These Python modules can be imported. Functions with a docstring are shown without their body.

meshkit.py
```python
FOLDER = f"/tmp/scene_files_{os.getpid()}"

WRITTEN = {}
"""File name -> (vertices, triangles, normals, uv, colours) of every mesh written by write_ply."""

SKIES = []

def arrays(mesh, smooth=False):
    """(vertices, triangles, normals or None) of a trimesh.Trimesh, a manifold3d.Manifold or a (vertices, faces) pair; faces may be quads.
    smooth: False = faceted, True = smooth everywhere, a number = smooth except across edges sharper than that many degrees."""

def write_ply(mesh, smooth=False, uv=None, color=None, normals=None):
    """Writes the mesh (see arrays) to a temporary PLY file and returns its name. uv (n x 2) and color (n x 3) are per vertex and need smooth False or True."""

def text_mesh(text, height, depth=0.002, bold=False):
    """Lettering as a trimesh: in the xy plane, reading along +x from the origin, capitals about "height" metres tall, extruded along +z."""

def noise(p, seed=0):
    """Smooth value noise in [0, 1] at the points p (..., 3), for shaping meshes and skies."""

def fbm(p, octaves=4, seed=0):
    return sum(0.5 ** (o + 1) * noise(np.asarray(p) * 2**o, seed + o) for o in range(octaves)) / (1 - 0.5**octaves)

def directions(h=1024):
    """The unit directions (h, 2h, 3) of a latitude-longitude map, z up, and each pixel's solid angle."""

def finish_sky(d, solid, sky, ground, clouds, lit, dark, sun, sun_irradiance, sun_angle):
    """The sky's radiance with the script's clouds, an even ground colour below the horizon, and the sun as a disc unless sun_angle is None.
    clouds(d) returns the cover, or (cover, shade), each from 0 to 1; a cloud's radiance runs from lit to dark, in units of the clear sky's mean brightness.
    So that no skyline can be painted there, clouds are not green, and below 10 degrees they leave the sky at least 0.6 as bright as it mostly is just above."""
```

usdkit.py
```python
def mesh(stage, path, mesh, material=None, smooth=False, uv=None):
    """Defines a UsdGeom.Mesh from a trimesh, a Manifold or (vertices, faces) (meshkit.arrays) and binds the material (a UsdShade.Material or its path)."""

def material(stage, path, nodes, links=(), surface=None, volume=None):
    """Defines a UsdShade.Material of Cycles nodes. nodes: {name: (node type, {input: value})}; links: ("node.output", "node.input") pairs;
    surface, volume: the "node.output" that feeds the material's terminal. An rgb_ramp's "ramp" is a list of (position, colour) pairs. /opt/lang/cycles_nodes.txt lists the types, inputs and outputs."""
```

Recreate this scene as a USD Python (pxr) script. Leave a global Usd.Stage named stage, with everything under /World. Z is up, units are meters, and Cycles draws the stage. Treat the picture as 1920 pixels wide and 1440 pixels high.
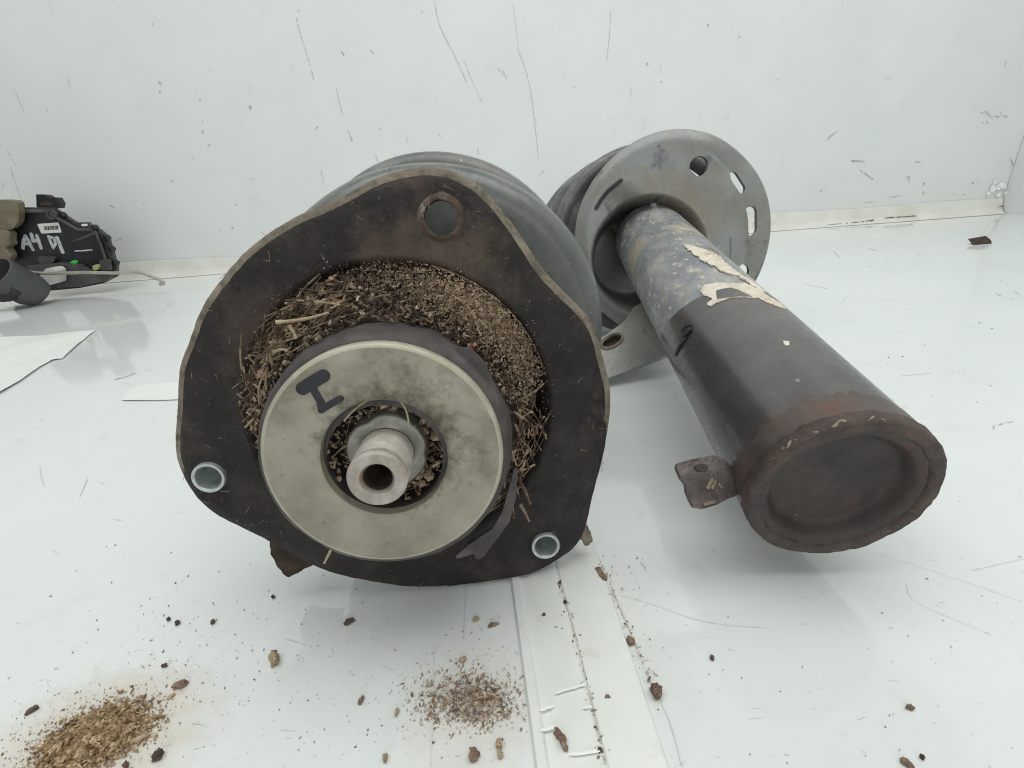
import math, numpy as np, trimesh, manifold3d as mf, usdkit, meshkit
from shapely.geometry import Polygon, Point, LineString
from pxr import Usd, UsdGeom, UsdLux, UsdShade, Gf, Sdf

stage = Usd.Stage.CreateInMemory()
UsdGeom.SetStageUpAxis(stage, UsdGeom.Tokens.z); UsdGeom.SetStageMetersPerUnit(stage, 1.0)
UsdGeom.Xform.Define(stage, '/World'); UsdGeom.Scope.Define(stage, '/World/Looks')
rng = np.random.default_rng(7)

# ------------------------------------------------------------------ camera, light
F, PITCH, ROLL, H = 880.0, math.radians(24), math.radians(4.4), 0.131
EXPOSURE = 0.12
cp, sp, cr, sr = math.cos(PITCH), math.sin(PITCH), math.cos(ROLL), math.sin(ROLL)
EX, EY, EZ = np.array([cr, -sr, 0]), np.array([-sr*sp, -cr*sp, cp]), -np.array([sr*cp, cr*cp, sp])
BASIS = np.stack([EX, EY, EZ])                       # camera vector -> world vector
EYE = np.array([0, 0, H])
def c2w(P): return np.asarray(P, float) @ BASIS.T + EYE
def dirw(P): return np.asarray(P, float) @ BASIS.T
def ray(u, v): return dirw([(u-960)/F, (v-720)/F, 1.0])
def px(u, v, Z): return c2w([(u-960)/F*Z, (v-720)/F*Z, Z])
def on_plane(u, v, o, n):
    r = ray(u, v); return EYE + r*(np.dot(o-EYE, n)/np.dot(r, n))
WALL_Y, WALL_X = 0.912, 0.94
def fl(u, v, z=0.0): return on_plane(u, v, np.array([0, 0, z]), np.array([0, 0, 1.]))
def wl(u, v, y=WALL_Y): return on_plane(u, v, np.array([0, y, 0]), np.array([0, 1., 0]))

cam = UsdGeom.Camera.Define(stage, '/World/camera')
cam.CreateHorizontalApertureAttr(36.0); cam.CreateVerticalApertureAttr(27.0)
cam.CreateFocalLengthAttr(F/1920*36); cam.CreateClippingRangeAttr(Gf.Vec2f(0.01, 20))
cam.CreateExposureAttr(EXPOSURE)
R_, D_, W_ = dirw([1, 0, 0]), dirw([0, 1, 0]), dirw([0, 0, 1])
M = Gf.Matrix4d(*R_, 0, *(-D_), 0, *(-W_), 0, *EYE, 1)
cam.AddTransformOp().Set(M)

def rect(name, pos, target, w, h, inten, col=(1, 1, 1)):
    l = UsdLux.RectLight.Define(stage, '/World/' + name)
    l.CreateWidthAttr(w); l.CreateHeightAttr(h); l.CreateIntensityAttr(inten); l.CreateColorAttr(Gf.Vec3f(*col))
    z = np.array(pos, float) - np.array(target, float); z /= np.linalg.norm(z)
    x = np.cross([0, 1, 0.001], z); x /= np.linalg.norm(x); y = np.cross(z, x)
    l.AddTransformOp().Set(Gf.Matrix4d(*x, 0, *y, 0, *z, 0, *map(float, pos), 1))
rect('ceiling_lamp', (0.08, 0.12, 1.5), (0.08, 0.32, 0), 2.3, .95, 2.55, (1, 1, .975))
rect('front_fill', (0.10, -1.3, .50), (0.05, 0.3, 0.1), 1.6, 1.0, 1.25, (1, .98, .95))  # added unseen fill, lifts the shadow under the mount plate
dome = UsdLux.DomeLight.Define(stage, '/World/room_light')
dome.CreateIntensityAttr(1.0)

# ------------------------------------------------------------------ materials
def material(name, nodes, links, surface='p.BSDF'):
    return usdkit.material(stage, '/World/Looks/' + name, nodes, links, surface=surface)
UsdShade.MaterialBindingAPI.Apply(dome.GetPrim()).Bind(
    material('room_air', {'b': ('background_shader', {'color': (.93, .97, 1), 'strength': .33})}, [], 'b.background'))

def mat(name, ramp, scale=60, detail=6, rough=.5, metal=0., bump=.25, bscale=None, bdist=.0006, over=None, oscale=20,
        lo=.5, hi=.62, spots=None, sscale=400, slo=.66, shi=.72, rrange=.12, spec=.5, stretch=None, distortion=0., grime=()):
    """Mottled surface: a colour ramp on noise; over = a second colour in blotches; spots = small flecks; relief from noise."""
    n = {'g': ('geometry', {}), 'n': ('noise_texture', {'scale': scale, 'detail': detail, 'roughness': .62, 'distortion': distortion}),
         'r': ('rgb_ramp', {'ramp': ramp}), 'p': ('principled_bsdf', {'roughness': rough, 'metallic': metal, 'specular_ior_level': spec}),
         'm': ('mapping', {'scale': stretch or (1, 1, 1)}),
         'bn': ('noise_texture', {'scale': bscale or scale*4, 'detail': 5, 'roughness': .65}),
         'b': ('bump', {'strength': bump, 'distance': bdist}),
         'rr': ('map_range', {'from_min': .3, 'from_max': .7, 'to_min': rough-rrange, 'to_max': rough+rrange, 'clamp': True})}
    l = [('g.position', 'm.vector'), ('m.vector', 'n.vector'), ('n.fac', 'r.fac'), ('m.vector', 'bn.vector'), ('bn.fac', 'b.height'), ('b.normal', 'p.normal'),
         ('bn.fac', 'rr.value'), ('rr.result', 'p.roughness')]
    last = 'r.color'
    if over is not None:
        n['on'] = ('noise_texture', {'scale': oscale, 'detail': 7, 'roughness': .68})
        n['om'] = ('map_range', {'from_min': lo, 'from_max': hi, 'clamp': True})
        n['ox'] = ('mix_color', {'b': over})
        l += [('m.vector', 'on.vector'), ('on.fac', 'om.value'), ('om.result', 'ox.fac'), (last, 'ox.a')]; last = 'ox.result'
    if spots is not None:
        n['sn'] = ('noise_texture', {'scale': sscale, 'detail': 3, 'roughness': .5})
        n['sm'] = ('map_range', {'from_min': slo, 'from_max': shi, 'clamp': True})
        n['sx'] = ('mix_color', {'b': spots})
        l += [('m.vector', 'sn.vector'), ('sn.fac', 'sm.value'), ('sm.result', 'sx.fac'), (last, 'sx.a')]; last = 'sx.result'
    for i, (c, rad, col, amt, nz, nsc) in enumerate(grime):        # dirt gathered round a place: centre, reach, colour, amount, raggedness, grain
        rad = np.broadcast_to(np.asarray(rad, float), 3); c = np.asarray(c, float)
        n.update({f'gm{i}': ('mapping', {'scale': tuple(1/rad), 'location': tuple(-c/rad)}), f'gg{i}': ('gradient_texture', {'gradient_type': 'spherical'}),
                  f'gn{i}': ('noise_texture', {'scale': nsc, 'detail': 8, 'roughness': .7}), f'ga{i}': ('math', {'math_type': 'multiply_add', 'value2': nz, 'value3': -nz*.5}),
                  f'gb{i}': ('math', {'math_type': 'add'}), f'gc{i}': ('map_range', {'from_min': .2, 'from_max': .6, 'to_min': 0., 'to_max': amt, 'clamp': True}), f'gx{i}': ('mix_color', {'b': col}),
                  f'gt{i}': ('math', {'math_type': 'greater_than', 'value2': .001}), f'gu{i}': ('math', {'math_type': 'multiply'})})
        l += [('g.position', f'gm{i}.vector'), (f'gm{i}.vector', f'gg{i}.vector'), ('g.position', f'gn{i}.vector'), (f'gn{i}.fac', f'ga{i}.value1'), (f'gg{i}.fac', f'gb{i}.value1'), (f'ga{i}.value', f'gb{i}.value2'),
              (f'gb{i}.value', f'gc{i}.value'), (f'gg{i}.fac', f'gt{i}.value1'), (f'gt{i}.value', f'gu{i}.value1'), (f'gc{i}.result', f'gu{i}.value2'), (f'gu{i}.value', f'gx{i}.fac'), (last, f'gx{i}.a')]; last = f'gx{i}.result'
    l.append((last, 'p.base_color'))
    return material(name, n, l)

def bits(name, ramp, rough=.75, scale=900):
    """Loose bits: neighbouring pieces in different tones."""
    return material(name, {'g': ('geometry', {}), 'v': ('voronoi_texture', {'scale': scale}), 's': ('separate_color', {}), 'r': ('rgb_ramp', {'ramp': ramp}), 'p': ('principled_bsdf', {'roughness': rough, 'specular_ior_level': .25})},
                    [('g.position', 'v.vector'), ('v.color', 's.color'), ('s.r', 'r.fac'), ('r.color', 'p.base_color')])

WHITE = [(0.3, (.77, .80, .795)), (.7, (.82, .845, .835))]
m_table = mat('table_white', [(0.3, (.715, .755, .742)), (.7, (.765, .80, .782))], 9, 8, .075, bump=.03, bscale=260, bdist=.0003, over=(.66, .66, .60), oscale=26, lo=.60, hi=.80, rrange=.04, spec=.85, grime=[(fl(178, 1388), (.045, .032, .03), (.55, .43, .27), .40, .9, 220), (fl(880, 1312), (.030, .030, .03), (.60, .52, .41), .28, .8, 260), (fl(1150, 1180), (.030, .060, .03), (.62, .61, .54), .25, 1., 160), (fl(120, 540), (.30, .10, .08), (.62, .60, .51), .3, .8, 30)])
m_wall = mat('wall_white', [(0.3, (.70, .73, .715)), (.7, (.75, .775, .755))], 7, 8, .42, bump=.05, bscale=140, bdist=.0004, over=(.62, .62, .60), oscale=30, lo=.62, hi=.85)
m_lip = mat('skirting_cream', [(0.3, (.66, .66, .59)), (.7, (.77, .775, .73))], 25, 6, .5, bump=.1, over=(.45, .41, .33), oscale=40, lo=.62, hi=.75)
m_strip = mat('strip_cream', [(0.3, (.72, .755, .71)), (.7, (.79, .815, .775))], 50, 6, .2, bump=.15, bscale=120, bdist=.0006, over=(.60, .60, .50), oscale=60, lo=.58, hi=.72)
m_bright = mat('worn_white', [(0.3, (.84, .86, .83)), (.7, (.88, .89, .87))], 50, 3, .3, bump=.05)
m_paper = mat('paper_cream', [(0.3, (.755, .78, .74)), (.7, (.80, .82, .775))], 14, 4, .45, bump=.1, bscale=60, bdist=.001)
m_scuff = mat('scuff_grey', [(0.3, (.33, .33, .32)), (.7, (.64, .65, .64))], 160, 5, .6, bump=.05)
m_fine = mat('scratch_pale', [(0.3, (.54, .56, .55)), (.7, (.72, .75, .73))], 160, 5, .5, bump=.05)
m_crack = mat('crack_brown', [(0.3, (.10, .085, .065)), (.7, (.36, .32, .26))], 90, 5, .7, bump=.05)
m_tan = mat('stain_tan', [(0.3, (.40, .32, .21)), (.7, (.68, .63, .52))], 120, 5, .6, bump=.05)

_n = np.array([-.092, -.299, 1.]); _n /= np.linalg.norm(_n); _c = np.array([-.272*.115, .163*.115, .115])
WC = c2w(_c)
m_plate = mat('mount_dark_rust', [(.25, (.007, .006, .0055)), (.5, (.017, .0145, .013)), (.75, (.038, .030, .026))], 95, 9, .58, bump=.75, bscale=420, bdist=.0009, over=(.060, .042, .033), oscale=55, lo=.56, hi=.72, spots=(.16, .145, .125), sscale=900, slo=.70, shi=.76, spec=.35, grime=[(WC+np.array([.012, .03, .034]), (.036, .03, .036), (.095, .070, .048), .75, 1.5, 120), (WC+np.array([-.03, .03, .02]), (.03, .03, .03), (.07, .050, .036), .6, 1.6, 140)])
m_edge = mat('edge_beige', [(.25, (.09, .075, .055)), (.5, (.19, .16, .12)), (.75, (.32, .28, .21))], 130, 9, .8, bump=.9, bscale=600, bdist=.0010, over=(.08, .065, .05), oscale=150, lo=.5, hi=.66)
m_rusty = mat('rust_orange', [(.25, (.028, .022, .019)), (.5, (.085, .056, .038)), (.75, (.23, .18, .13))], 260, 8, .75, bump=.8, bscale=900, bdist=.0006, over=(.40, .41, .40), oscale=200, lo=.60, hi=.68)
m_zinc = mat('zinc_sleeve', [(.25, (.38, .42, .42)), (.75, (.60, .65, .66))], 300, 6, .38, .55, bump=.2, bscale=700, bdist=.0003)
m_rubber = mat('rubber_dark', [(.25, (.03, .027, .026)), (.5, (.065, .056, .054)), (.75, (.13, .115, .11))], 90, 8, .62, bump=.5, bscale=350, bdist=.0006, over=(.16, .10, .07), oscale=70, lo=.58, hi=.68)
m_washer = mat('washer_dusty', [(.25, (.185, .170, .125)), (.5, (.305, .284, .222)), (.75, (.395, .375, .305))], 60, 9, .55, .12, bump=.35, bscale=600, bdist=.0004, over=(.115, .10, .07), oscale=48, lo=.52, hi=.76, spots=(.13, .12, .095), sscale=300, slo=.66, shi=.82, grime=[(WC+np.array([.003, 0, .004]), .0235, (.075, .066, .045), .95, 1.5, 210)])
m_wedge = mat('washer_rim', [(.25, (.30, .285, .21)), (.75, (.52, .50, .39))], 120, 7, .5, .2, bump=.2)
m_rod = mat('rod_chalky', [(.25, (.24, .215, .175)), (.5, (.39, .36, .315)), (.75, (.50, .475, .435))], 230, 8, .5, .2, bump=.4, bscale=900, bdist=.0003, over=(.40, .29, .19), oscale=260, lo=.56, hi=.68)
m_nut = mat('nut_zinc', [(.25, (.19, .19, .16)), (.75, (.36, .365, .325))], 220, 7, .48, .35, bump=.3, bscale=800, bdist=.0003, over=(.28, .25, .19), oscale=200, lo=.58, hi=.68)
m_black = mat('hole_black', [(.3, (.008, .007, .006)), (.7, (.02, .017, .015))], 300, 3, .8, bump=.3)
m_ink = mat('marker_ink', [(.3, (.006, .006, .010)), (.7, (.018, .018, .024))], 300, 5, .45, bump=.1)
m_pan = mat('pan_grey', [(.25, (.085, .095, .086)), (.5, (.15, .162, .148)), (.75, (.25, .255, .225))], 34, 9, .28, bump=.2, bscale=260, bdist=.0005, over=(.05, .056, .055), oscale=34, lo=.50, hi=.68, spots=(.35, .36, .33), sscale=420, slo=.70, shi=.76)
m_coil = mat('coil_grey', [(.25, (.085, .09, .088)), (.5, (.16, .163, .152)), (.75, (.27, .265, .24))], 44, 9, .38, bump=.4, bscale=300, bdist=.0005, over=(.16, .11, .075), oscale=26, lo=.56, hi=.70, spots=(.42, .42, .40), sscale=520, slo=.66, shi=.72)
m_seat = mat('seat_taupe', [(.25, (.145, .148, .132)), (.5, (.23, .23, .205)), (.75, (.33, .33, .295))], 32, 9, .34, bump=.35, bscale=340, bdist=.0005, over=(.225, .25, .255), oscale=26, lo=.50, hi=.62, spots=(.07, .075, .085), sscale=60, slo=.66, shi=.74, spec=.7, grime=[(px(1255, 420, .345), (.055, .05, .055), (.19, .165, .125), .75, 1.1, 60), (px(1225, 305, .345), (.016, .03, .010), (.045, .05, .065), .9, 1.4, 150), (px(1312, 300, .345), (.008, .03, .006), (.05, .055, .075), .9, 1.2, 200)])
m_tube = mat('tube_bluegrey', [(.25, (.13, .14, .155)), (.5, (.23, .245, .262)), (.75, (.44, .435, .40))], 60, 9, .30, bump=.5, bscale=380, bdist=.0006, over=(.38, .355, .285), oscale=150, lo=.50, hi=.74, spots=(.52, .485, .40), sscale=300, slo=.60, shi=.70, stretch=(1, .5, 1), spec=.7, grime=[(px(1285, 462, .30), .024, (.52, .47, .36), .85, 1.5, 130), (px(1190, 480, .31), .020, (.40, .35, .25), .7, 1.6, 150), (px(1420, 560, .23), .022, (.50, .46, .37), .7, 1.4, 150)])
m_sleeve = mat('sleeve_paint', [(.25, (.042, .038, .036)), (.5, (.070, .063, .060)), (.75, (.112, .101, .095))], 36, 9, .23, bump=.14, bscale=520, bdist=.0003, over=(.11, .078, .066), oscale=18, lo=.56, hi=.78, spots=(.25, .24, .23), sscale=150, slo=.735, shi=.76, rrange=.08, spec=.95)
m_rustband = mat('rust_band', [(.25, (.055, .047, .043)), (.5, (.085, .062, .052)), (.75, (.155, .078, .050))], 38, 9, .38, bump=.3, bscale=520, bdist=.0004, over=(.10, .088, .083), oscale=40, lo=.5, hi=.64)
m_weld = mat('weld_rust', [(.25, (.040, .030, .027)), (.5, (.072, .052, .045)), (.75, (.125, .085, .065))], 120, 8, .6, .1, bump=.8, bscale=500, bdist=.0010, over=(.20, .16, .11), oscale=90, lo=.60, hi=.72)
m_bare = mat('bare_weld', [(.25, (.11, .085, .055)), (.5, (.24, .20, .14)), (.75, (.38, .35, .28))], 300, 6, .45, .3, bump=.5, bscale=700, bdist=.0006)
m_endface = mat('end_brown', [(.25, (.024, .019, .017)), (.5, (.042, .034, .030)), (.75, (.062, .050, .044))], 80, 8, .6, bump=.4, bscale=520, bdist=.0006, over=(.075, .045, .04), oscale=70, lo=.55, hi=.7, spots=(.2, .18, .16), sscale=700, slo=.74, shi=.77)
m_tab = mat('tab_brown', [(.25, (.05, .042, .038)), (.5, (.105, .088, .080)), (.75, (.17, .145, .130))], 130, 8, .42, .35, bump=.5, bscale=420, bdist=.0008, over=(.62, .58, .55), oscale=190, lo=.645, hi=.67)
m_torn = mat('torn_paper', [(.25, (.52, .45, .33)), (.5, (.70, .645, .53)), (.75, (.80, .77, .70))], 150, 8, .8, bump=.8, bscale=420, bdist=.0010, over=(.38, .29, .17), oscale=170, lo=.60, hi=.70)
m_tar = mat('tar_black', [(.3, (.006, .006, .007)), (.7, (.02, .02, .021))], 300, 5, .3, bump=.3)
m_mud_shade = mat('mud_shade_brown', [(.25, (.025, .017, .012)), (.5, (.055, .038, .026)), (.75, (.11, .08, .055))], 220, 8, .9, bump=1., bscale=900, bdist=.0012)  # mud lumps, also the painted shade in bore and slot
b_dirt = bits('dirt_bits', [(0, (.022, .016, .012)), (.5, (.068, .049, .035)), (.82, (.17, .125, .088)), (1, (.42, .33, .24))])
b_sand = bits('sand_bits', [(0, (.11, .075, .048)), (.5, (.235, .17, .11)), (1, (.42, .33, .225))])
b_straw = bits('straw_bits', scale=420, ramp=[(0, (.036, .024, .017)), (.5, (.115, .078, .051)), (1, (.38, .29, .19))])
b_saw = bits('sawdust_bits', [(0, (.20, .13, .065)), (.5, (.36, .25, .14)), (1, (.56, .44, .28))])
b_speck = bits('speck_bits', [(0, (.09, .08, .07)), (.6, (.24, .20, .165)), (1, (.46, .36, .26))])
b_chip = mat('chip_brown', [(.25, (.11, .073, .05)), (.5, (.215, .15, .105)), (.75, (.35, .265, .19))], 300, 7, .8, bump=.8, bscale=900, bdist=.0006)
b_chipd = mat('chip_dark', [(.25, (.065, .045, .037)), (.5, (.12, .084, .068)), (.75, (.21, .15, .12))], 300, 7, .8, bump=.8, bscale=900, bdist=.0006)
b_chipt = mat('chip_tan', [(.25, (.27, .20, .12)), (.5, (.42, .33, .21)), (.75, (.55, .46, .32))], 300, 7, .8, bump=.8, bscale=900, bdist=.0006)
m_plas = mat('plastic_black', [(.3, (.010, .010, .012)), (.7, (.022, .022, .025))], 40, 5, .38, bump=.1, bscale=200)
m_plasl = mat('plastic_worn', [(.3, (.035, .034, .038)), (.7, (.10, .095, .10))], 40, 6, .45, bump=.2, bscale=200)
m_label = mat('label_white', [(.3, (.62, .60, .55)), (.7, (.74, .73, .68))], 60, 4, .5, bump=.02)
m_chalk = mat('chalk_white', [(.25, (.22, .23, .24)), (.6, (.55, .58, .60)), (.8, (.72, .74, .75))], 130, 5, .7, bump=.1)
m_green = mat('paint_green', [(.3, (.04, .55, .07)), (.7, (.08, .82, .14))], 160, 4, .5, bump=.1)
m_red = mat('red_plastic', [(.3, (.75, .02, .02)), (.7, (.85, .05, .04))], 160, 3, .4, bump=.1)
m_steel = mat('wire_steel', [(.3, (.36, .34, .28)), (.7, (.52, .50, .42))], 90, 5, .38, .6, bump=.1)
m_cup = mat('pipe_grey', [(.3, (.055, .055, .060)), (.7, (.09, .09, .097))], 30, 6, .45, bump=.15, bscale=160, over=(.05, .09, .075), oscale=14, lo=.6, hi=.75)
m_cloth = mat('leather_brown', [(.25, (.09, .075, .045)), (.5, (.17, .145, .095)), (.75, (.25, .215, .145))], 40, 7, .7, bump=.5, bscale=160, bdist=.002)
m_wax = mat('block_white', [(.3, (.56, .56, .52)), (.7, (.68, .68, .64))], 50, 5, .5, bump=.1)
m_olive = mat('cap_olive', [(.3, (.30, .28, .13)), (.7, (.45, .42, .22))], 90, 5, .5, bump=.1)

# ------------------------------------------------------------------ helpers
used = {}
def path_of(parent, name):
    base = parent.rstrip('/') + '/' + name
    k = used.get(base, -1) + 1; used[base] = k
    return base if k == 0 else f'{base}_{k:03d}'
def data(prim, **kw):
    for k, v in kw.items():
        if v: prim.SetCustomDataByKey(k, v)
ORIG = {}
def thing(name, loc, label, category, group=None):
    p = path_of('/World', name); x = UsdGeom.Xform.Define(stage, p)
    x.AddTranslateOp().Set(Gf.Vec3d(*map(float, loc))); ORIG[p] = np.array(loc, float)
    data(x.GetPrim(), label=label, category=category, group=group); return p
def arr(mesh):
    if hasattr(mesh, 'to_mesh'):
        m = mesh.to_mesh(); return trimesh.Trimesh(np.array(m.vert_properties[:, :3]), np.array(m.tri_verts), process=False)
    return mesh
def part(parent, name, mesh, m, smooth=35, label=None, kind=None):
    """mesh given in world coordinates"""
    mesh = arr(mesh); o = next((ORIG[k] for k in sorted(ORIG, key=len, reverse=True) if (parent + '/').startswith(k + '/')), np.zeros(3))
    p = path_of(parent, name)
    g = usdkit.mesh(stage, p, trimesh.Trimesh(mesh.vertices - o, mesh.faces, process=False), m, smooth=smooth)
    data(g.GetPrim(), label=label, kind=kind); return p
def solo(name, mesh, m, label=None, category=None, group=None, kind=None, smooth=35):
    p = path_of('/World', name); g = usdkit.mesh(stage, p, arr(mesh), m, smooth=smooth)
    data(g.GetPrim(), label=label, category=category, group=group, kind=kind); return p

class Frame:
    def __init__(s, o, z, up=(0, 0, 1)):
        s.o = np.asarray(o, float); s.z = np.asarray(z, float)/np.linalg.norm(z)
        s.x = np.cross(up, s.z); s.x /= np.linalg.norm(s.x); s.y = np.cross(s.z, s.x)
        s.B = np.stack([s.x, s.y, s.z])
    def w(s, P): return np.asarray(P, float) @ s.B + s.o
    def put(s, mesh):
        mesh = arr(mesh); return trimesh.Trimesh(s.w(mesh.vertices), mesh.faces, process=False)
    def loc(s, P): return (np.asarray(P, float) - s.o) @ s.B.T
    def px(s, u, v, c=0.0):
        """local x, y of the point seen at a pixel on the local plane z = c"""
        return s.loc(on_plane(u, v, s.o + s.z*c, s.z))[:2]

def cat(ms): return trimesh.util.concatenate([arr(m) for m in ms])
def revolve(prof, n=96):
    """closed (r, z) loop turned about z"""
    prof = np.asarray(prof, float); k = len(prof); t = np.linspace(0, 2*np.pi, n, endpoint=False)
    V = np.stack([np.outer(np.cos(t), prof[:, 0]), np.outer(np.sin(t), prof[:, 0]), np.broadcast_to(prof[:, 1], (n, k))], -1).reshape(-1, 3)
    Fc = []
    for i in range(n):
        a, b = i*k, ((i+1) % n)*k
        for j in range(k):
            j2 = (j+1) % k
            Fc += [[a+j, b+j, b+j2], [a+j, b+j2, a+j2]]
    m = trimesh.Trimesh(V, Fc, process=True); m.update_faces(m.nondegenerate_faces()); trimesh.repair.fix_normals(m); return m
def tube(P, r, n=10, caps=True):
    P = np.asarray(P, float); r = np.broadcast_to(r, len(P)); T = np.gradient(P, axis=0); T /= np.linalg.norm(T, axis=1)[:, None]+1e-12
    u = np.cross(T[0], [0.31, .2, .93]); u /= np.linalg.norm(u); V = []
    a = np.linspace(0, 2*np.pi, n, endpoint=False)
    for p, t, rr in zip(P, T, r):
        u = u - t*np.dot(u, t); u /= np.linalg.norm(u); w = np.cross(t, u)
        V.append(p + rr*(np.cos(a)[:, None]*u + np.sin(a)[:, None]*w))
    V = np.concatenate(V); Fc = []
    for i in range(len(P)-1):
        for j in range(n):
            j2 = (j+1) % n; Fc += [[i*n+j, i*n+j2, (i+1)*n+j2], [i*n+j, (i+1)*n+j2, (i+1)*n+j]]
    if caps:
        V = np.vstack([V, P[0], P[-1]]); c0, c1 = len(V)-2, len(V)-1
        for j in range(n):
            j2 = (j+1) % n; Fc += [[c0, j2, j], [c1, (len(P)-1)*n+j, (len(P)-1)*n+j2]]
    return trimesh.Trimesh(V, Fc, process=False)
def spline(P, n, closed=False):
    from scipy.interpolate import CubicSpline
    P = np.asarray(P, float)
    if closed: P = np.vstack([P, P[:1]])
    d = np.r_[0, np.cumsum(np.linalg.norm(np.diff(P, axis=0), axis=1))]
    return CubicSpline(d, P, bc_type='periodic' if closed else 'natural')(np.linspace(0, d[-1], n, endpoint=not closed))
def polar_solid(rin, Rout, top, thick, nr=40, nt=240, edge=.0025, z0=0.0):
    """plate between radius rin and Rout(theta); top(r, theta) gives the face; rounded rim"""
    t = np.linspace(0, 2*np.pi, nt, endpoint=False); Ro = Rout(t)
    s = np.linspace(0, 1, nr)
    Rg = rin + (Ro[:, None]-edge-rin)*s[None]
    up = np.stack([Rg*np.cos(t)[:, None], Rg*np.sin(t)[:, None], top(Rg, t[:, None]+0*Rg)], -1)
    ks = np.linspace(0, np.pi, 7)[1:-1]
    ze = top((Ro-edge)[:, None], t[:, None])[:, 0]
    rim = np.stack([np.stack([(Ro-edge+edge*np.sin(k))*np.cos(t), (Ro-edge+edge*np.sin(k))*np.sin(t), ze-thick/2+thick/2*np.cos(k)], -1) for k in ks], 1)
    dn = up[:, ::-1].copy(); dn[..., 2] -= thick
    loop = np.concatenate([up, rim, dn], 1); k = loop.shape[1]; V = loop.reshape(-1, 3); V[:, 2] += z0
    i = np.arange(nt)[:, None]*k; i2 = ((np.arange(nt)+1) % nt)[:, None]*k; j = np.arange(k)[None]; j2 = (j+1) % k
    Fc = np.concatenate([np.stack([i+j, i+j2, i2+j2], -1).reshape(-1, 3), np.stack([i+j, i2+j2, i2+j], -1).reshape(-1, 3)])
    m = trimesh.Trimesh(V, Fc, process=False)
    if m.volume < 0: m.invert()
    return m
def to_mf(m): return mf.Manifold(mf.Mesh(np.asarray(m.vertices, np.float32), np.asarray(m.faces, np.uint32)))
def cyl(x, y, r, z0, z1, n=32): return mf.Manifold.cylinder(z1-z0, r, r, n).translate([x, y, z0])
def ngon(c, r, n=10, seed=0, j=.25):
    g = np.random.default_rng(seed); t = np.linspace(0, 2*np.pi, n, endpoint=False)
    return np.stack([c[0]+r*np.cos(t)*(1+j*g.uniform(-1, 1, n)), c[1]+r*np.sin(t)*(1+j*g.uniform(-1, 1, n))], -1)
def mixed(n, s, seed, spread=.55): return np.clip(s*np.exp(np.random.default_rng(seed).normal(0, spread, n)), s*.3, s*3.6)
def grains(C, size, seed, shape=(1, 1, .7), base=None, elong=None):
    """one mesh of many small lumps at the points C"""
    g = np.random.default_rng(seed); C = np.asarray(C, float); n = len(C)
    b = base if base is not None else trimesh.creation.icosphere(subdivisions=0)
    bv, bf = np.asarray(b.vertices), np.asarray(b.faces)
    S = (np.asarray(size)*np.ones(n))[:, None]*g.uniform(.55, 1.45, (n, 3))*np.array(shape)
    if elong: S[:, 0] *= elong
    if elong == 0: S[:, 0] = np.max(S, 1)*g.uniform(1, 3.2, n); S[:, 2] *= g.uniform(.35, 1, n)
    Q = np.array([trimesh.transformations.random_rotation_matrix(g.random(3))[:3, :3] for _ in range(n)])
    V = bv[None]*S[:, None]*g.uniform(.7, 1.3, (n, len(bv), 1)); V = np.einsum('nij,nkj->nki', Q, V) + C[:, None]
    return trimesh.Trimesh(V.reshape(-1, 3), (bf[None]+np.arange(n)[:, None, None]*len(bv)).reshape(-1, 3), process=False)
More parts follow.
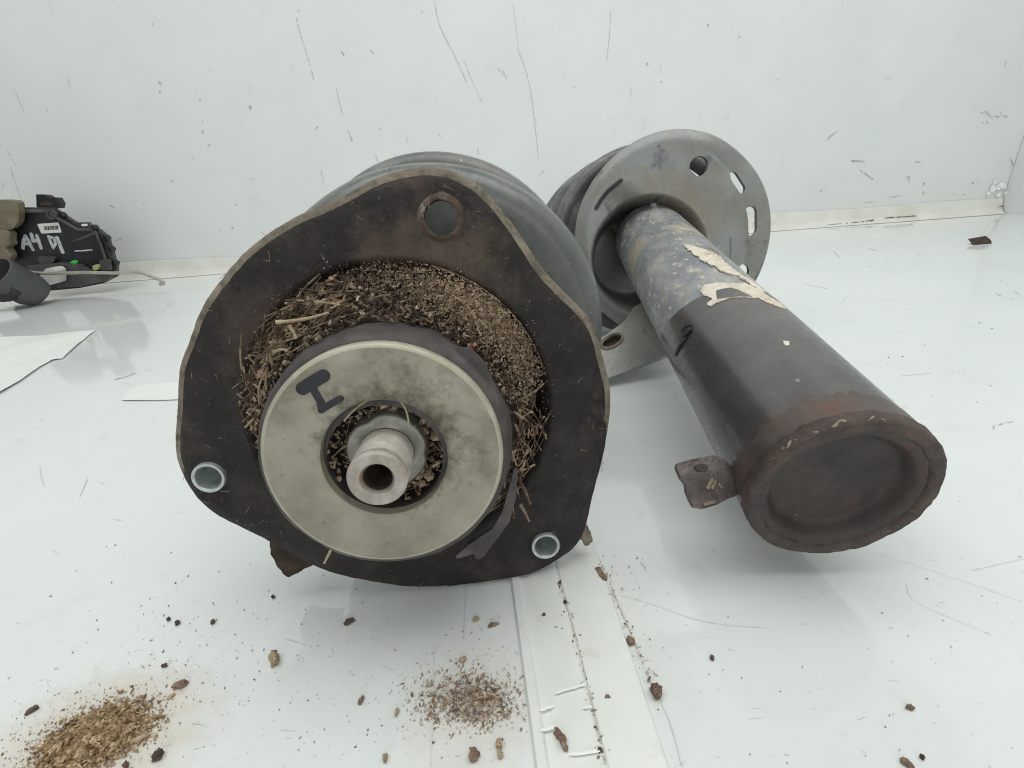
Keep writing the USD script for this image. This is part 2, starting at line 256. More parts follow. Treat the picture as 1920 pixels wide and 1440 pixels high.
OCTA = trimesh.Trimesh([[1, 0, 0], [-1, 0, 0], [0, 1, 0], [0, -1, 0], [0, 0, 1], [0, 0, -1]],
                       [[0, 2, 4], [2, 1, 4], [1, 3, 4], [3, 0, 4], [2, 0, 5], [1, 2, 5], [3, 1, 5], [0, 3, 5]], process=False)
def rough_up(m, amp, freq, seed=0):
    m = arr(m).copy(); n = trimesh.Trimesh(m.vertices, m.faces, process=False).vertex_normals
    m.vertices = m.vertices + n*((meshkit.fbm(m.vertices*freq, 4, seed)-.5)*2*amp)[:, None]; return m
def prism(poly2, place, z0, z1):
    """polygon in a plane, extruded; place maps (n,3) local to world"""
    P = poly2 if isinstance(poly2, Polygon) else Polygon(poly2)
    if not P.is_valid: P = P.buffer(0)
    geo = list(P.geoms) if hasattr(P, 'geoms') else [P]
    ms = []
    for q in geo:
        e = trimesh.creation.extrude_polygon(q, z1-z0, engine='earcut'); e.vertices[:, 2] += z0
        ms.append(e)
    e = cat(ms); e.vertices = place(e.vertices); trimesh.repair.fix_normals(e); return e

# ------------------------------------------------------------------ the booth: table, walls, skirting, seam strip
def sheet(corners, lift=(0, 0, -.02)):
    c = np.asarray(corners, float); V = np.vstack([c, c+np.array(lift)])
    return trimesh.Trimesh(V, [[0, 1, 2], [0, 2, 3], [6, 5, 4], [7, 6, 4], [0, 4, 5], [0, 5, 1], [1, 5, 6], [1, 6, 2], [2, 6, 7], [2, 7, 3], [3, 7, 4], [3, 4, 0]], process=False)
table = solo('table_surface', sheet([(-1.6, -.35, 0), (WALL_X+.3, -.35, 0), (WALL_X+.3, WALL_Y+.2, 0), (-1.6, WALL_Y+.2, 0)]), m_table, 'white glossy laminate table surface under the parts', kind='structure', smooth=False)
wall = solo('back_wall', sheet([(-1.6, WALL_Y, -.01), (WALL_X+.02, WALL_Y, -.01), (WALL_X+.02, WALL_Y, 1.085), (-1.6, WALL_Y, 1.085)], (0, .02, 0)), m_wall, 'white scuffed back wall of the booth', kind='structure', smooth=False)
wallr = solo('right_wall', sheet([(WALL_X, -.15, -.01), (WALL_X, -.15, 1.085), (WALL_X, WALL_Y-.001, 1.085), (WALL_X, WALL_Y-.001, -.01)], (.02, 0, 0)), m_wall, 'white side wall at the right corner', kind='structure', smooth=False)
# skirting: a soft sealed fillet along the foot of the wall, slightly wavy
xs = np.linspace(-1.6, WALL_X-.002, 160); rows = []
for x in xs:
    a = .030 + .003*math.sin(x*5.1) + .0015*math.sin(x*17); b = .016 + .002*math.sin(x*7.7+1)
    rows.append([(x, WALL_Y-.001, a), (x, WALL_Y-.003, a-.0015), (x, WALL_Y-.005, a*.45), (x, WALL_Y-b*.6, .0035), (x, WALL_Y-b, .0006), (x, WALL_Y-.001, -.003)])
rows = np.array(rows); k = rows.shape[1]; Fc = []
for i in range(len(xs)-1):
    for j in range(k):
        j2 = (j+1) % k; Fc += [[i*k+j, (i+1)*k+j, (i+1)*k+j2], [i*k+j, (i+1)*k+j2, i*k+j2]]
sk = trimesh.Trimesh(rows.reshape(-1, 3), Fc, process=False); trimesh.repair.fix_normals(sk)
solo('skirting', sk, m_lip, 'cream sealed joint along the foot of the back wall', kind='structure', smooth=50)

def ribbon(P, w, normal, lift, gap=0.0, jitter=.35, seed=0, seg=None):
    """thin flat mark along a polyline lying on a surface; breaks into dashes when gap > 0"""
    g = np.random.default_rng(seed); P = np.asarray(P, float); normal = np.asarray(normal, float)
    if len(P) > 2: P = spline(P, 40)
    L = np.r_[0, np.cumsum(np.linalg.norm(np.diff(P, axis=0), axis=1))]; n = seg or max(4, int(L[-1]/max(w*1.6, 1e-4))); n = min(n, 80)
    s = np.linspace(0, L[-1], n+1); Q = np.stack([np.interp(s, L, P[:, i]) for i in range(3)], 1)
    T = np.gradient(Q, axis=0); T /= np.linalg.norm(T, axis=1)[:, None]+1e-12; S = np.cross(T, normal); S /= np.linalg.norm(S, axis=1)[:, None]+1e-12
    Q = Q + S*(g.uniform(-1, 1, (n+1, 1))*w*jitter*.6)
    ww = w/2*(1+jitter*g.uniform(-1, 1, n+1)); ww[0] *= .35; ww[-1] *= .35
    A, B = Q+S*ww[:, None]+normal*lift, Q-S*ww[:, None]+normal*lift
    V = np.empty((2*(n+1), 3)); V[0::2], V[1::2] = A, B; Fc = []
    for i in range(n):
        if gap and g.random() < gap: continue
        Fc += [[2*i, 2*i+1, 2*i+3], [2*i, 2*i+3, 2*i+2]]
    if not Fc: Fc = [[0, 1, 3], [0, 3, 2]]
    return trimesh.Trimesh(V, Fc, process=False)
WN, FN = (0, -1, 0), (0, 0, 1)
def wall_mark(pts, w, gap=0, seed=0, jitter=.4): return ribbon([wl(*p) for p in pts], w, WN, .0004, gap, jitter, seed)
def floor_mark(pts, w, gap=0, seed=0, jitter=.4, lift=.0003): return ribbon([fl(*p) for p in pts], w, FN, lift, gap, jitter, seed)
K = .0009
WM = [([(555, 30), (565, 70), (578, 110), (588, 150)], K*1.3, .3), ([(815, 0), (822, 40), (845, 90), (875, 155)], K*1.2, .2), ([(868, 110), (885, 150), (905, 195)], K*.9, .3),
      ([(630, 165), (642, 215)], K*1.1, .1), ([(652, 243), (661, 266)], K*1.8, .1), ([(970, 90), (985, 130), (1000, 210), (1010, 296)], K*.9, .0), ([(962, 5), (972, 90)], K*.6, .2), ([(1145, 22), (1143, 60), (1137, 118)], K*1.1, .25),
      ([(1183, 163), (1183, 186)], K, .1), ([(704, 288), (711, 312)], K, 0), ([(602, 318), (607, 347)], K*.9, 0), ([(928, 122), (950, 146)], K, .3), ([(1545, 266), (1570, 246)], K*3, .15),
      ([(1595, 301), (1622, 303)], K*3, .1), ([(1612, 318), (1638, 337)], K*2, .1), ([(1530, 424), (1585, 420), (1640, 414), (1710, 408)], K*1.8, .25), ([(1668, 371), (1690, 366)], K*1.6, 0), ([(1620, 380), (1640, 378)], K*1.4, 0),
      ([(1886, 115), (1884, 125)], K*2, 0), ([(1716, 303), (1726, 305)], K*2.6, 0), ([(1895, 298), (1900, 312)], K*2.6, 0), ([(26, 165), (45, 210)], K*.9, .1), ([(12, 280), (30, 310)], K*1.2, .3), ([(20, 315), (38, 370)], K*.9, .2), ([(205, 385), (214, 389)], K*2.4, 0),
      ([(1020, 320), (1012, 328)], K, 0), ([(822, 250), (826, 258)], K*1.6, 0), ([(895, 277), (898, 292)], K*1.2, .1), ([(640, 95), (645, 105)], K*2.4, 0), ([(695, 93), (702, 102)], K*2.4, 0), ([(590, 243), (597, 236)], K*2, 0),
      ([(790, 25), (793, 20)], K*2, 0), ([(940, 125), (952, 150)], K, .4), ([(1450, 150), (1462, 149)], K, .2), ([(1660, 148), (1672, 147)], K, .2), ([(1730, 358), (1733, 365)], K*2, 0), ([(1540, 355), (1537, 362)], K*2, 0), ([(1700, 330), (1706, 342)], K*1.4, 0),
      ([(1822, 342), (1826, 345)], K*2.4, .0), ([(1240, 140), (1238, 120)], K*.8, .3), ([(1467, 290), (1470, 310)], K*.7, .2), ([(85, 200), (92, 214)], K*.7, .2)]
ms = [wall_mark(p, w, g_, i) for i, (p, w, g_) in enumerate(WM)]
for i, (u, v, r) in enumerate([(300, 155, 3), (300, 173, 2.4), (375, 187, 2.2), (369, 177, 1.2), (380, 247, 3), (380, 228, 1.6), (392, 272, 2.8), (469, 201, 3.4), (322, 340, 2.4), (440, 186, 1.2), (286, 45, 1.6), (1214, 120, 2.6), (1076, 163, 1.6), (1240, 154, 1.6), (1386, 69, 1.6), (1327, 48, 2.4), (1365, 220, 1.8), (1421, 222, 1.6), (1058, 145, 1.4), (442, 384, 2), (413, 432, 2), (436, 427, 2.4), (270, 382, 1.4), (473, 336, 1.6), (1732, 345, 3), (1705, 332, 2.4), (560, 20, 2), (713, 242, 2)]):
    c = wl(u, v); r *= .00095; P = ngon((c[0], c[2]), r, 9, i, .3); P[:, 0] = c[0] + (P[:, 0]-c[0])*.75
    V = np.stack([P[:, 0], np.full(9, WALL_Y-.0004), P[:, 1]], -1); ms.append(trimesh.Trimesh(np.vstack([V, [c[0], WALL_Y-.0004, c[2]]]), [[i_, (i_+1) % 9, 9] for i_ in range(9)], process=False))
g = np.random.default_rng(5)
for i in range(70):
    u, v = g.uniform(0, 1920), g.uniform(0, 420)
    if g.random() < .5: v = 250 + abs(g.normal(0, 90))
    if v > 395: continue
    a = g.normal(1.35, .5); L = abs(g.normal(0, 9))+2
    ms.append(wall_mark([(u, v), (u+L*math.cos(a), v+L*math.sin(a))], K*g.uniform(.25, .8), .15, 900+i))
part(wall, 'scuff_mark', cat(ms), m_scuff, False, 'thin grey scratches and specks on the white wall', 'stuff')
part(wall, 'brown_smudge', cat([wall_mark([(u, v), (u+g.uniform(-7, 7), v+g.uniform(-4, 4))], K*g.uniform(.8, 2.4), .2, 50+i) for i, (u, v) in enumerate([(1860+g.normal(0, 14), 215+g.normal(0, 5)) for _ in range(22)] + [(1850+g.normal(0, 4), 230) for _ in range(4)] + [(222, 449), (227, 449), (217, 451)] + [(1798+g.normal(0, 14), 372+g.normal(0, 8)) for _ in range(9)])]), m_tan, False, 'brown smudges near the right corner', 'stuff')
part(wall, 'base_crack', cat([wall_mark([(1530, 428), (1560, 424), (1600, 420), (1632, 416)], .002, .3, 3), wall_mark([(1650, 412), (1710, 408)], .0018, .05, 4), wall_mark([(1862, 391), (1893, 388)], .003, .1, 6)]).apply_translation([0, -.009, .004]), m_crack, False, 'dark crack in the sealed joint')
# peeled paint flakes in the right corner
fk = []
for i in range(14):
    c = wl(1868+g.normal(0, 8), 352+g.normal(0, 14)) + np.array([0, -.002, 0])
    P = ngon((0, 0), .006*g.uniform(.5, 1), 7, i, .4)
    fk.append(prism(P, lambda V, c=c, a=g.uniform(-.4, .4): np.stack([V[:, 0]+c[0], c[1]-V[:, 2]-.25*abs(V[:, 0])-a*V[:, 1], V[:, 1]+c[2]], -1), 0, .0006))
part(wall, 'peeling_paint', cat(fk), m_bright, False, 'lifted paint flakes in the corner', 'stuff')

# scratches lying on the table
FM = [([(1508, 533), (1535, 538), (1553, 542)], .0009, 0, .2), ([(1160, 1116), (1240, 1140), (1290, 1158), (1440, 1178)], .00014, .1, .3), ([(1700, 1095), (1712, 1125), (1760, 1150), (1860, 1192)], .00014, .1, .3), ([(150, 932), (165, 895)], .0005, .05, .3),
      ([(1240, 1315), (1258, 1360), (1280, 1440)], .0004, 0, .2), ([(815, 1212), (813, 1290), (808, 1440)], .0002, .1, .2), ([(876, 1100), (872, 1150), (870, 1200)], .00025, .2, .2), ([(1860, 800), (1900, 790)], .0006, .2, .3), ([(1690, 705), (1745, 700)], .0005, .2, .3), ([(1625, 465), (1645, 470)], .0016, .1, .3),
      ([(1563, 471), (1575, 482)], .0014, .1, .3), ([(1718, 476), (1728, 478)], .0014, 0, .3), ([(1695, 579), (1702, 580)], .0011, 0, .3), ([(1900, 545), (1912, 552)], .0012, .2, .3), ([(1868, 550), (1878, 555)], .0012, .2, .3), ([(1560, 700), (1600, 735), (1640, 785)], .0002, .2, .3),
      ([(75, 876), (78, 895), (83, 912)], .0005, .1, .3), ([(1200, 1052), (1212, 1070)], .0003, .2, .3), ([(190, 676), (205, 678)], .0009, .1, .3), ([(1823, 1070), (1920, 1048)], .00016, .1, .3), ([(1650, 1040), (1760, 1075), (1920, 1130)], .00014, .15, .3)]
ms = [floor_mark(p, w, g_, i, j) for i, (p, w, g_, j) in enumerate(FM)]
for i in range(420):
    u, v = g.uniform(0, 1920), 430 + 1010*g.random()**.8
    a = g.normal(0, .6); L = g.exponential(9)+2; d = np.linalg.norm(fl(u, v)-EYE)
    if v < 560 and u < 350: continue
    ms.append(floor_mark([(u, v), (u+L*math.cos(a), v+L*math.sin(a)*.6)], d/F*g.uniform(.25, 1.0), .25, 2000+i))
part(table, 'scratch_mark', cat(ms), m_fine, False, 'fine grey scratches on the white table', 'stuff')
part(table, 'rust_stain', cat([floor_mark([(214, 712), (236, 706), (254, 700)], .003, .05, 4), floor_mark([(270, 696), (284, 692)], .0012, .3, 5)]), m_tan, False, 'short rusty streak left of the mount plate')

# seam strip on the table
A_ = [fl(961, 1091), fl(1010, 1455)]; B_ = [fl(1125, 1047), fl(1181, 1182), fl(1262, 1455)]; C_ = [fl(1050, 1093), fl(1131, 1415)]
def line_at(p, q, y): t = (y-p[1])/(q[1]-p[1]); return p[0]+(q[0]-p[0])*t
ys = np.linspace(.02, WALL_Y-.02, 90); rows = []
for i, y in enumerate(ys):
    a, b, c = line_at(A_[0], A_[1], y), line_at(B_[0], B_[2], y), line_at(C_[0], C_[1], y)
    a, b = min(a, c-.004), max(b, c+.004); w = lambda k_: (meshkit.fbm(np.array([y*60, k_, 0]), 3, 3)-.5)*.0005
    rows.append([(a-.0008, y, -.0002), (a, y, .0014+w(1)), (a+.0022, y, .0016+w(2)), (a+.0030, y, .0007), (a+.0055, y, .0006+w(3)), (a+.0062, y, .0010), (a+(c-a)*.75, y, .0011+w(4)), (c-.0012, y, .0012+w(5)), (c, y, .0004), (c+.0006, y, .0010+w(6)), (c+(b-c)*.6, y, .0010+w(7)), (b-.0008, y, .0009), (b, y, -.0002)])
rows = np.array(rows); k = rows.shape[1]; Fc = []
for i in range(len(ys)-1):
    for j in range(k-1): Fc += [[i*k+j, i*k+j+1, (i+1)*k+j+1], [i*k+j, (i+1)*k+j+1, (i+1)*k+j]]
st = trimesh.Trimesh(rows.reshape(-1, 3), Fc, process=False)
strip = thing('joint_strip', fl(1040, 1150), 'cream ridged joint strip crossing the table under the front mount plate', 'joint strip')
part(strip, 'strip_body', st, m_strip, 30)
part(strip, 'worn_rib', cat([floor_mark(p, .0007, .0, i, .25, .0019) for i, p in enumerate([[(1042, 1308), (1100, 1290)], [(1013, 1340), (1040, 1331)], [(1093, 1336), (1110, 1333)], [(1068, 1424), (1125, 1417)], [(1012, 1378), (1042, 1372)]])]), m_bright, False)
part(strip, 'dirty_crease', cat([floor_mark([(1048, 1096), (1062, 1140), (1075, 1180), (1100, 1280), (1128, 1400), (1136, 1440)], .0003, .35, 8, .6, .0011), floor_mark([(1125, 1050), (1150, 1110), (1175, 1170), (1200, 1230), (1215, 1270), (1232, 1300)], .0004, .4, 9, .7, .0005)]), m_tan, False)

# ------------------------------------------------------------------ FRONT STRUT: mount plate towards the camera
nA = np.array([-.092, -.299, 1.]); nA /= np.linalg.norm(nA)
ZW = .115
CW = np.array([-.272*ZW, .163*ZW, ZW]); PO = CW + nA*(.029/nA[2])
FA = Frame(c2w(PO), dirw(-nA))
gA = lambda Z: (Z-PO[2])/(-nA[2])          # local z of camera depth Z on the axis
front = thing('front_strut', [c2w(PO)[0], c2w(PO)[1]+.05, 0], 'rusty suspension strut with a dark three-holed mount plate facing the camera, marked I', 'strut', None)
OUT = [(830, 326), (801, 324), (740, 333), (700, 348), (667, 367), (606, 398), (560, 416), (514, 443), (453, 492), (422, 529), (376, 596), (355, 657), (341, 690), (333, 760), (321, 825), (322, 868), (333, 905), (348, 928), (380, 960), (440, 992), (508, 1027), (581, 1068), (651, 1092), (720, 1104), (790, 1110), (861, 1106), (960, 1090), (1027, 1072), (1072, 1043), (1095, 1015), (1106, 976), (1117, 928), (1136, 858), (1147, 794), (1144, 724), (1128, 679), (1110, 621), (1076, 581), (1015, 520), (969, 443), (923, 388), (887, 352)]
OUT[39] = (966, 446)
oc = FA.loc(FA.w([0, 0, 0]))[:2]*0 + np.array(FA.px(751, 775))
OL = spline([FA.px(u, v) for u, v in OUT], 720, True) - oc
ang = np.arctan2(OL[:, 1], OL[:, 0]); rad = np.hypot(OL[:, 0], OL[:, 1]); o_ = np.argsort(ang); ang, rad = ang[o_], rad[o_]
from scipy.ndimage import gaussian_filter1d
TG = np.linspace(-np.pi, np.pi, 1440, endpoint=False); RG = gaussian_filter1d(np.interp(TG, ang, rad, period=2*np.pi), 12, mode='wrap')
ang, rad = TG, RG
def Rout(t):
    tt = (t+np.pi) % (2*np.pi)-np.pi; r = np.interp(tt, ang, rad, period=2*np.pi) + .0020*np.clip((np.sin(tt)+.15)*2, 0, 1)
    return r + (meshkit.fbm(np.stack([np.cos(t)*26, np.sin(t)*26, 0*t], -1), 4, 5)-.5)*.00035
FP = Frame(FA.w([oc[0], oc[1], 0]), FA.z)                # plate frame, centred in its outline
hub = -oc                                                # the strut axis in the plate frame
def bowl(r, t):
    x, y = r*np.cos(t)-hub[0]*.6, r*np.sin(t)-hub[1]*.6; rr = np.hypot(x, y)
    s = np.clip((rr-.0375)/.010, 0, 1); s = s*s*(3-2*s)
    R_ = Rout(t[:, 0])[:, None]; lip = np.clip((r-(R_-.006))/.006, 0, 1)
    z = -.013*(1-s) - .0022*lip**2
    z = z + (meshkit.fbm(np.stack([r*np.cos(t)*60, r*np.sin(t)*60, 0*r], -1), 4, 9)-.5)*.0016
    for (u, v, q) in ((827, 408, 1.), (392, 895, .6), (1023, 1023, .8)):
        hx, hy = np.array(FA.px(u, v))-oc; d = np.hypot(r*np.cos(t)-hx, r*np.sin(t)-hy); z = z - .0013*q*np.exp(-(d/.0085)**4)
    return z
pl = polar_solid(.026, Rout, bowl, .0052, 64, 560, .0024)
HOLES = [(827, 408, .0048), (392, 895, .0050), (1023, 1023, .0047)]
pm = to_mf(pl)
for u, v, r in HOLES:
    x, y = np.array(FA.px(u, v))-oc; pm = pm - cyl(x, y, r, -.03, .02)
pm = arr(pm)
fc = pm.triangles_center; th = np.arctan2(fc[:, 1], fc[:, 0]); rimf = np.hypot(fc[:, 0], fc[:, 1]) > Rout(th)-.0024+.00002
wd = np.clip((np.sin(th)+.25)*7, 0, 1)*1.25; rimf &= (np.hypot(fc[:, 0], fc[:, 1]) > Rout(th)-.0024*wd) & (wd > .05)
def sub(m, keep): s = trimesh.Trimesh(m.vertices, m.faces[keep], process=False); s.remove_unreferenced_vertices(); return s
mount = part(front, 'mount_plate', FP.put(sub(pm, ~rimf)), m_plate, 50)
part(mount, 'dusty_rim', FP.put(sub(pm, rimf)), m_edge, 50)  # paler beige on the upper part of the rim only
for i, (u, v, r) in enumerate(HOLES):
    x, y = np.array(FA.px(u, v))-oc
    if i == 0:
        rg = revolve([(.0047, -.0042), (.0047, -.0006), (.0053, -.0004), (.0070, -.0013), (.0078, -.0026), (.0070, -.0042)], 40)
        b = part(mount, 'rusted_hole_edge', FP.put(rough_up(rg, .0004, 900, 2).apply_translation([x, y, .0003])), m_rusty, 40)
    else:
        rg = revolve([(.0036, -.019), (.0036, -.0004), (.0040, .0002), (.0048, .0003), (.0050, -.0004), (.0050, -.019)], 48)
        part(mount, 'steel_sleeve', FP.put(rg.apply_translation([x, y, .0004])), m_zinc, 40)
        rg = revolve([(.0051, -.003), (.0052, .0000), (.0064, -.0002), (.0080, -.0012), (.0080, -.003)], 48)
        part(mount, 'rubber_collar', FP.put(rough_up(rg, .0003, 700, 3).apply_translation([x, y, -.0006])), m_plate, 40)
# rubber housing, retaining washer, rod, nut
hous = revolve([(.0145, -.012), (.0145, .0262), (.0295, .0262), (.0312, .0254), (.0323, .0225), (.0330, .018), (.0336, .008), (.0360, .001), (.0385, -.012)], 140)
hous.apply_translation([-.0006, -.0016, 0])
part(front, 'rubber_housing', FA.put(rough_up(hous, .0005, 220, 4)), m_rubber, 50)
WR, WI = .0293, .0154
wash = revolve([(WI, .0268), (WI, .0298), (WI+.0006, .0304), (.0222, .0306), (WR-.0012, .0303)], 160)
wv = revolve([(WI, .0268), (WI, .0296), (WI+.0007, .0302), (.018, .03035), (.022, .0304), (.026, .0303), (WR-.0011, .0301), (WR-.0011, .0268)], 200)
washer = part(front, 'retaining_washer', FA.put(wv), m_washer, 40)
part(washer, 'washer_rim', FA.put(revolve([(WR-.0011, .0268), (WR-.0011, .0301), (WR-.0005, .0299), (WR, .0292), (WR, .0275), (WR-.0005, .0268)], 200)), m_wedge, 50)
def stroke(pts, w, lift=.0306, m=True):
    P = np.array([FA.px(u, v, lift) for u, v in pts]); poly = LineString(P).buffer(w, cap_style=1, resolution=6)
    return poly
mk = stroke([(567, 729), (584, 718), (606, 705)], .00150).union(stroke([(583, 722), (594, 742), (603, 757)], .00085)).union(stroke([(602, 769), (618, 759), (638, 748)], .0008)).union(stroke([(601, 757), (604, 766)], .0009))
mk = mk.difference(Point(0, 0).buffer(WI+.0003, resolution=32))
part(washer, 'ink_mark', prism(mk, FA.w, .0301, .03068), m_ink, False, 'hand drawn black letter I')
nut = [(.0069, .018), (.0069, .0262), (.0096, .0262), (.0103, .0255), (.0103, .018)]
nt = revolve(nut, 90); a_ = np.arctan2(nt.vertices[:, 1], nt.vertices[:, 0]); rr = np.hypot(nt.vertices[:, 0], nt.vertices[:, 1])
nt.vertices[:, :2] *= np.where(rr > .009, 1 - .075*np.exp(-(np.mod(a_-1.95+np.pi/3, 2*np.pi/3)-np.pi/3)**2/.045), 1)[:, None]
nt.vertices[:, 2] += np.where((rr > .009) & (nt.vertices[:, 2] > .02), .0008*np.sin(a_*3+.6), 0)
part(front, 'flange_nut', FA.put(nt), m_nut, 45)
zz = np.linspace(.0262, .0372, 23); prof = [(.0034, .005)] + [(.0034, .0393), (.0040, .0402), (.0062, .0402), (.0068, .0396)] + [(.00668+(.00018 if i % 2 else -.00016), z) for i, z in enumerate(zz[::-1])] + [(.0070, -.02), (.0, -.02), (0., .005)]
part(front, 'piston_rod', FA.put(revolve(prof, 72)), m_rod, 40)
part(front, 'rod_bore', FA.put(revolve([(.0030, .006), (.0030, .0380), (.0035, .0390), (.0035, .006)], 48)), m_mud_shade, 40)  # dark liner, paints shade into the bore of the rod
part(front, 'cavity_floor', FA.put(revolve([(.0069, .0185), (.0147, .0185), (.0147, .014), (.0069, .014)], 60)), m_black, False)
# torn rubber skirt pieces at the lower right of the housing
for pts, zl in (([(858, 1040), (880, 1020), (925, 990), (946, 955), (958, 905), (966, 880), (963, 930), (950, 975), (925, 1010), (905, 1038), (897, 1042), (890, 1030)], .010), ([(862, 655), (880, 690), (905, 700), (922, 740), (938, 780), (948, 800), (930, 735), (905, 680), (880, 655)], .020)):
    P = np.array([FA.px(u, v, zl) for u, v in pts])
    part(front, 'torn_rubber', rough_up(prism(Polygon(P).buffer(.0006), FA.w, zl, zl+.0012), .0005, 300, 5), m_rubber, 30)
P = np.array([FA.px(u, v, -.002) for u, v in [(500, 1022), (507, 1050), (520, 1072), (536, 1086), (552, 1082), (566, 1072), (584, 1066), (600, 1060), (580, 1030), (540, 1010)]])
part(front, 'mud_lump', rough_up(cat([prism(Polygon(P), FA.w, -.010, -.0035)]).subdivide().subdivide(), .0011, 420, 6), m_mud_shade, 60)
P = np.array([FA.px(u, v, -.004) for u, v in [(1092, 985), (1108, 1000), (1112, 1018), (1100, 1026), (1088, 1012)]])
part(front, 'mud_lump', rough_up(prism(Polygon(P), FA.w, -.009, -.0045).subdivide().subdivide(), .0009, 600, 8), m_edge, 60)

# upper spring pan, spring and damper of the front strut (behind the plate)
ZS = .180
SO = np.array([(824-960)/F*ZS, (650-720)/F*ZS, ZS]); SA = np.array([-.05, 1, .02])
FS = Frame(c2w(SO), -SA)
pan = [(.008, -.006), (.008, .003), (.030, .005), (.047, .0045), (.0540, .0045)] + [(0.0554+.0088*math.sin(k_), -.004+.0088*math.cos(k_)) for k_ in np.linspace(.1, 2.6, 12)] + [(.052, -.010)]
part(front, 'spring_pan', FS.put(rough_up(revolve(pan, 160), .0008, 40, 3)), m_pan, 60)
def helix(r0, r1, z0, z1, turns, wire, ph=0., n=90, off=(0, 0)):
    t = np.linspace(0, 1, int(n*turns)); a = ph+t*turns*2*np.pi
    r = np.interp(t, np.linspace(0, 1, len(np.atleast_1d(r0))), r0) if np.ndim(r0) else r0+(r1-r0)*t
    return tube(np.stack([r*np.cos(a)+off[0]*t, r*np.sin(a)+off[1]*t, z0+(z1-z0)*t], -1), wire, 14)
part(front, 'coil_spring', FS.put(helix(.0528, .0540, -.014, -.150, 4.3, .0058, -1.6, 90).apply_translation([.0010, .0092, 0])), m_coil, True)
part(front, 'damper_tube', FS.put(revolve([(0, -.02), (.024, -.02), (.026, -.022), (.026, -.33), (0, -.33)], 64)), m_tube, 40)
part(front, 'lower_spring_seat', FS.put(revolve([(.0262, -.170), (.035, -.168), (.055, -.158), (.068, -.158), (.070, -.162), (.068, -.1615), (.055, -.1615), (.035, -.172), (.0262, -.174)], 90)), m_seat, 40)

# ------------------------------------------------------------------ REAR STRUT: tube end towards the camera
PN = np.array([(1583-960)/F*.1383, (930-720)/F*.1383, .1383]); PF = np.array([275/F*.3434, -250/F*.3434, .3434])
AX = (PN-PF)/np.linalg.norm(PN-PF); LT = np.linalg.norm(PN-PF)
FT = Frame(c2w(PN), dirw(AX))                       # z = towards the camera, origin at the tube's end
TR = .0268
rear = thing('rear_strut', [FT.w([0, 0, -.2])[0], FT.w([0, 0, -.2])[1], 0], 'worn suspension strut with its dark tube end towards the camera, coil spring behind', 'strut')
def wob(m, amp, freq, seed): return rough_up(m, amp, freq, seed)
def tube_seg(r, z0, z1, nz=60, nt=120, closed_in=.004):
    z = np.linspace(z0, z1, nz); return revolve([(r-closed_in, z0)] + [(r, q) for q in z] + [(r-closed_in, z1)], nt)
tb = part(rear, 'damper_tube', FT.put(wob(tube_seg(TR, -LT-.03, -.100), .00022, 140, 3)), m_tube, 50)
def sl_edge(a): return -.108 + .012*np.cos(a-1.2) + .0015*np.sin(3*a)
nt_, nz_ = 160, 50; A2 = np.linspace(0, 2*np.pi, nt_, endpoint=False); V = []
for a in A2:
    e = sl_edge(a)
    for q in np.linspace(0, 1, nz_): z = e+(-.005-e)*q; V.append((( TR+.0004)*math.cos(a), (TR+.0004)*math.sin(a), z))
    V.append(((TR-.002)*math.cos(a), (TR-.002)*math.sin(a), -.005)); V.append(((TR-.002)*math.cos(a), (TR-.002)*math.sin(a), e))
V = np.array(V); k = nz_+2; Fc = []
for i in range(nt_):
    a, b = i*k, ((i+1) % nt_)*k
    for j in range(k): j2 = (j+1) % k; Fc += [[a+j, b+j, b+j2], [a+j, b+j2, a+j2]]
sl = trimesh.Trimesh(V, Fc, process=False); trimesh.repair.fix_normals(sl)
part(rear, 'painted_sleeve', FT.put(sl), m_sleeve, 40)
rbm = tube_seg(TR+.0005, -.0162, -.0042, 14, 200); a_ = np.arctan2(rbm.vertices[:, 1], rbm.vertices[:, 0])
rbm.vertices[:, 2] = -.0042+(rbm.vertices[:, 2]+.0042)*(.30+.95*meshkit.fbm(np.stack([np.cos(a_)*5, np.sin(a_)*5, 0*a_], -1), 6, 8))
rb = part(rear, 'rusty_band', FT.put(rbm), m_rustband, 50)
rim = revolve([(.0225, -.008), (.0225, -.0016), (.0240, -.0004), (.0262, -.0002), (.0272, -.0012), (.0275, -.003), (.02755, -.0046), (.0268, -.006)], 220)
part(rear, 'weld_rim', FT.put(rough_up(rim, .00055, 330, 7)), m_weld, 60)
cap = [(0, -.012), (0, -.0072), (.010, -.0072), (.0165, -.0070), (.0180, -.0064), (.0190, -.0050), (.0200, -.0028), (.0212, -.0018), (.0235, -.0011), (.0258, -.0009), (.0262, -.0014), (.0262, -.012)]
part(rear, 'end_cap', FT.put(rough_up(revolve(cap, 160), .00022, 260, 8)), m_endface, 50)
wr = []
for a0, a1, rr_ in ((1.42, 1.62, .0006), (1.70, 1.98, .0009), (2.02, 2.22, .0006), (2.25, 2.50, .0008), (2.56, 2.62, .0006), (2.8, 2.86, .0005)):
    t = np.linspace(a0, a1, 26); wr.append(rough_up(tube(np.stack([.0270*np.cos(t), .0270*np.sin(t), -.0018+.0006*np.sin(t*40)], -1), rr_*.62*np.sin(np.linspace(.15, 3.0, 26))*(1+.3*np.sin(t*70)), 8), .00012, 900, int(a0*50)))
part(rear, 'bare_weld', FT.put(cat(wr)), m_bare, 40)
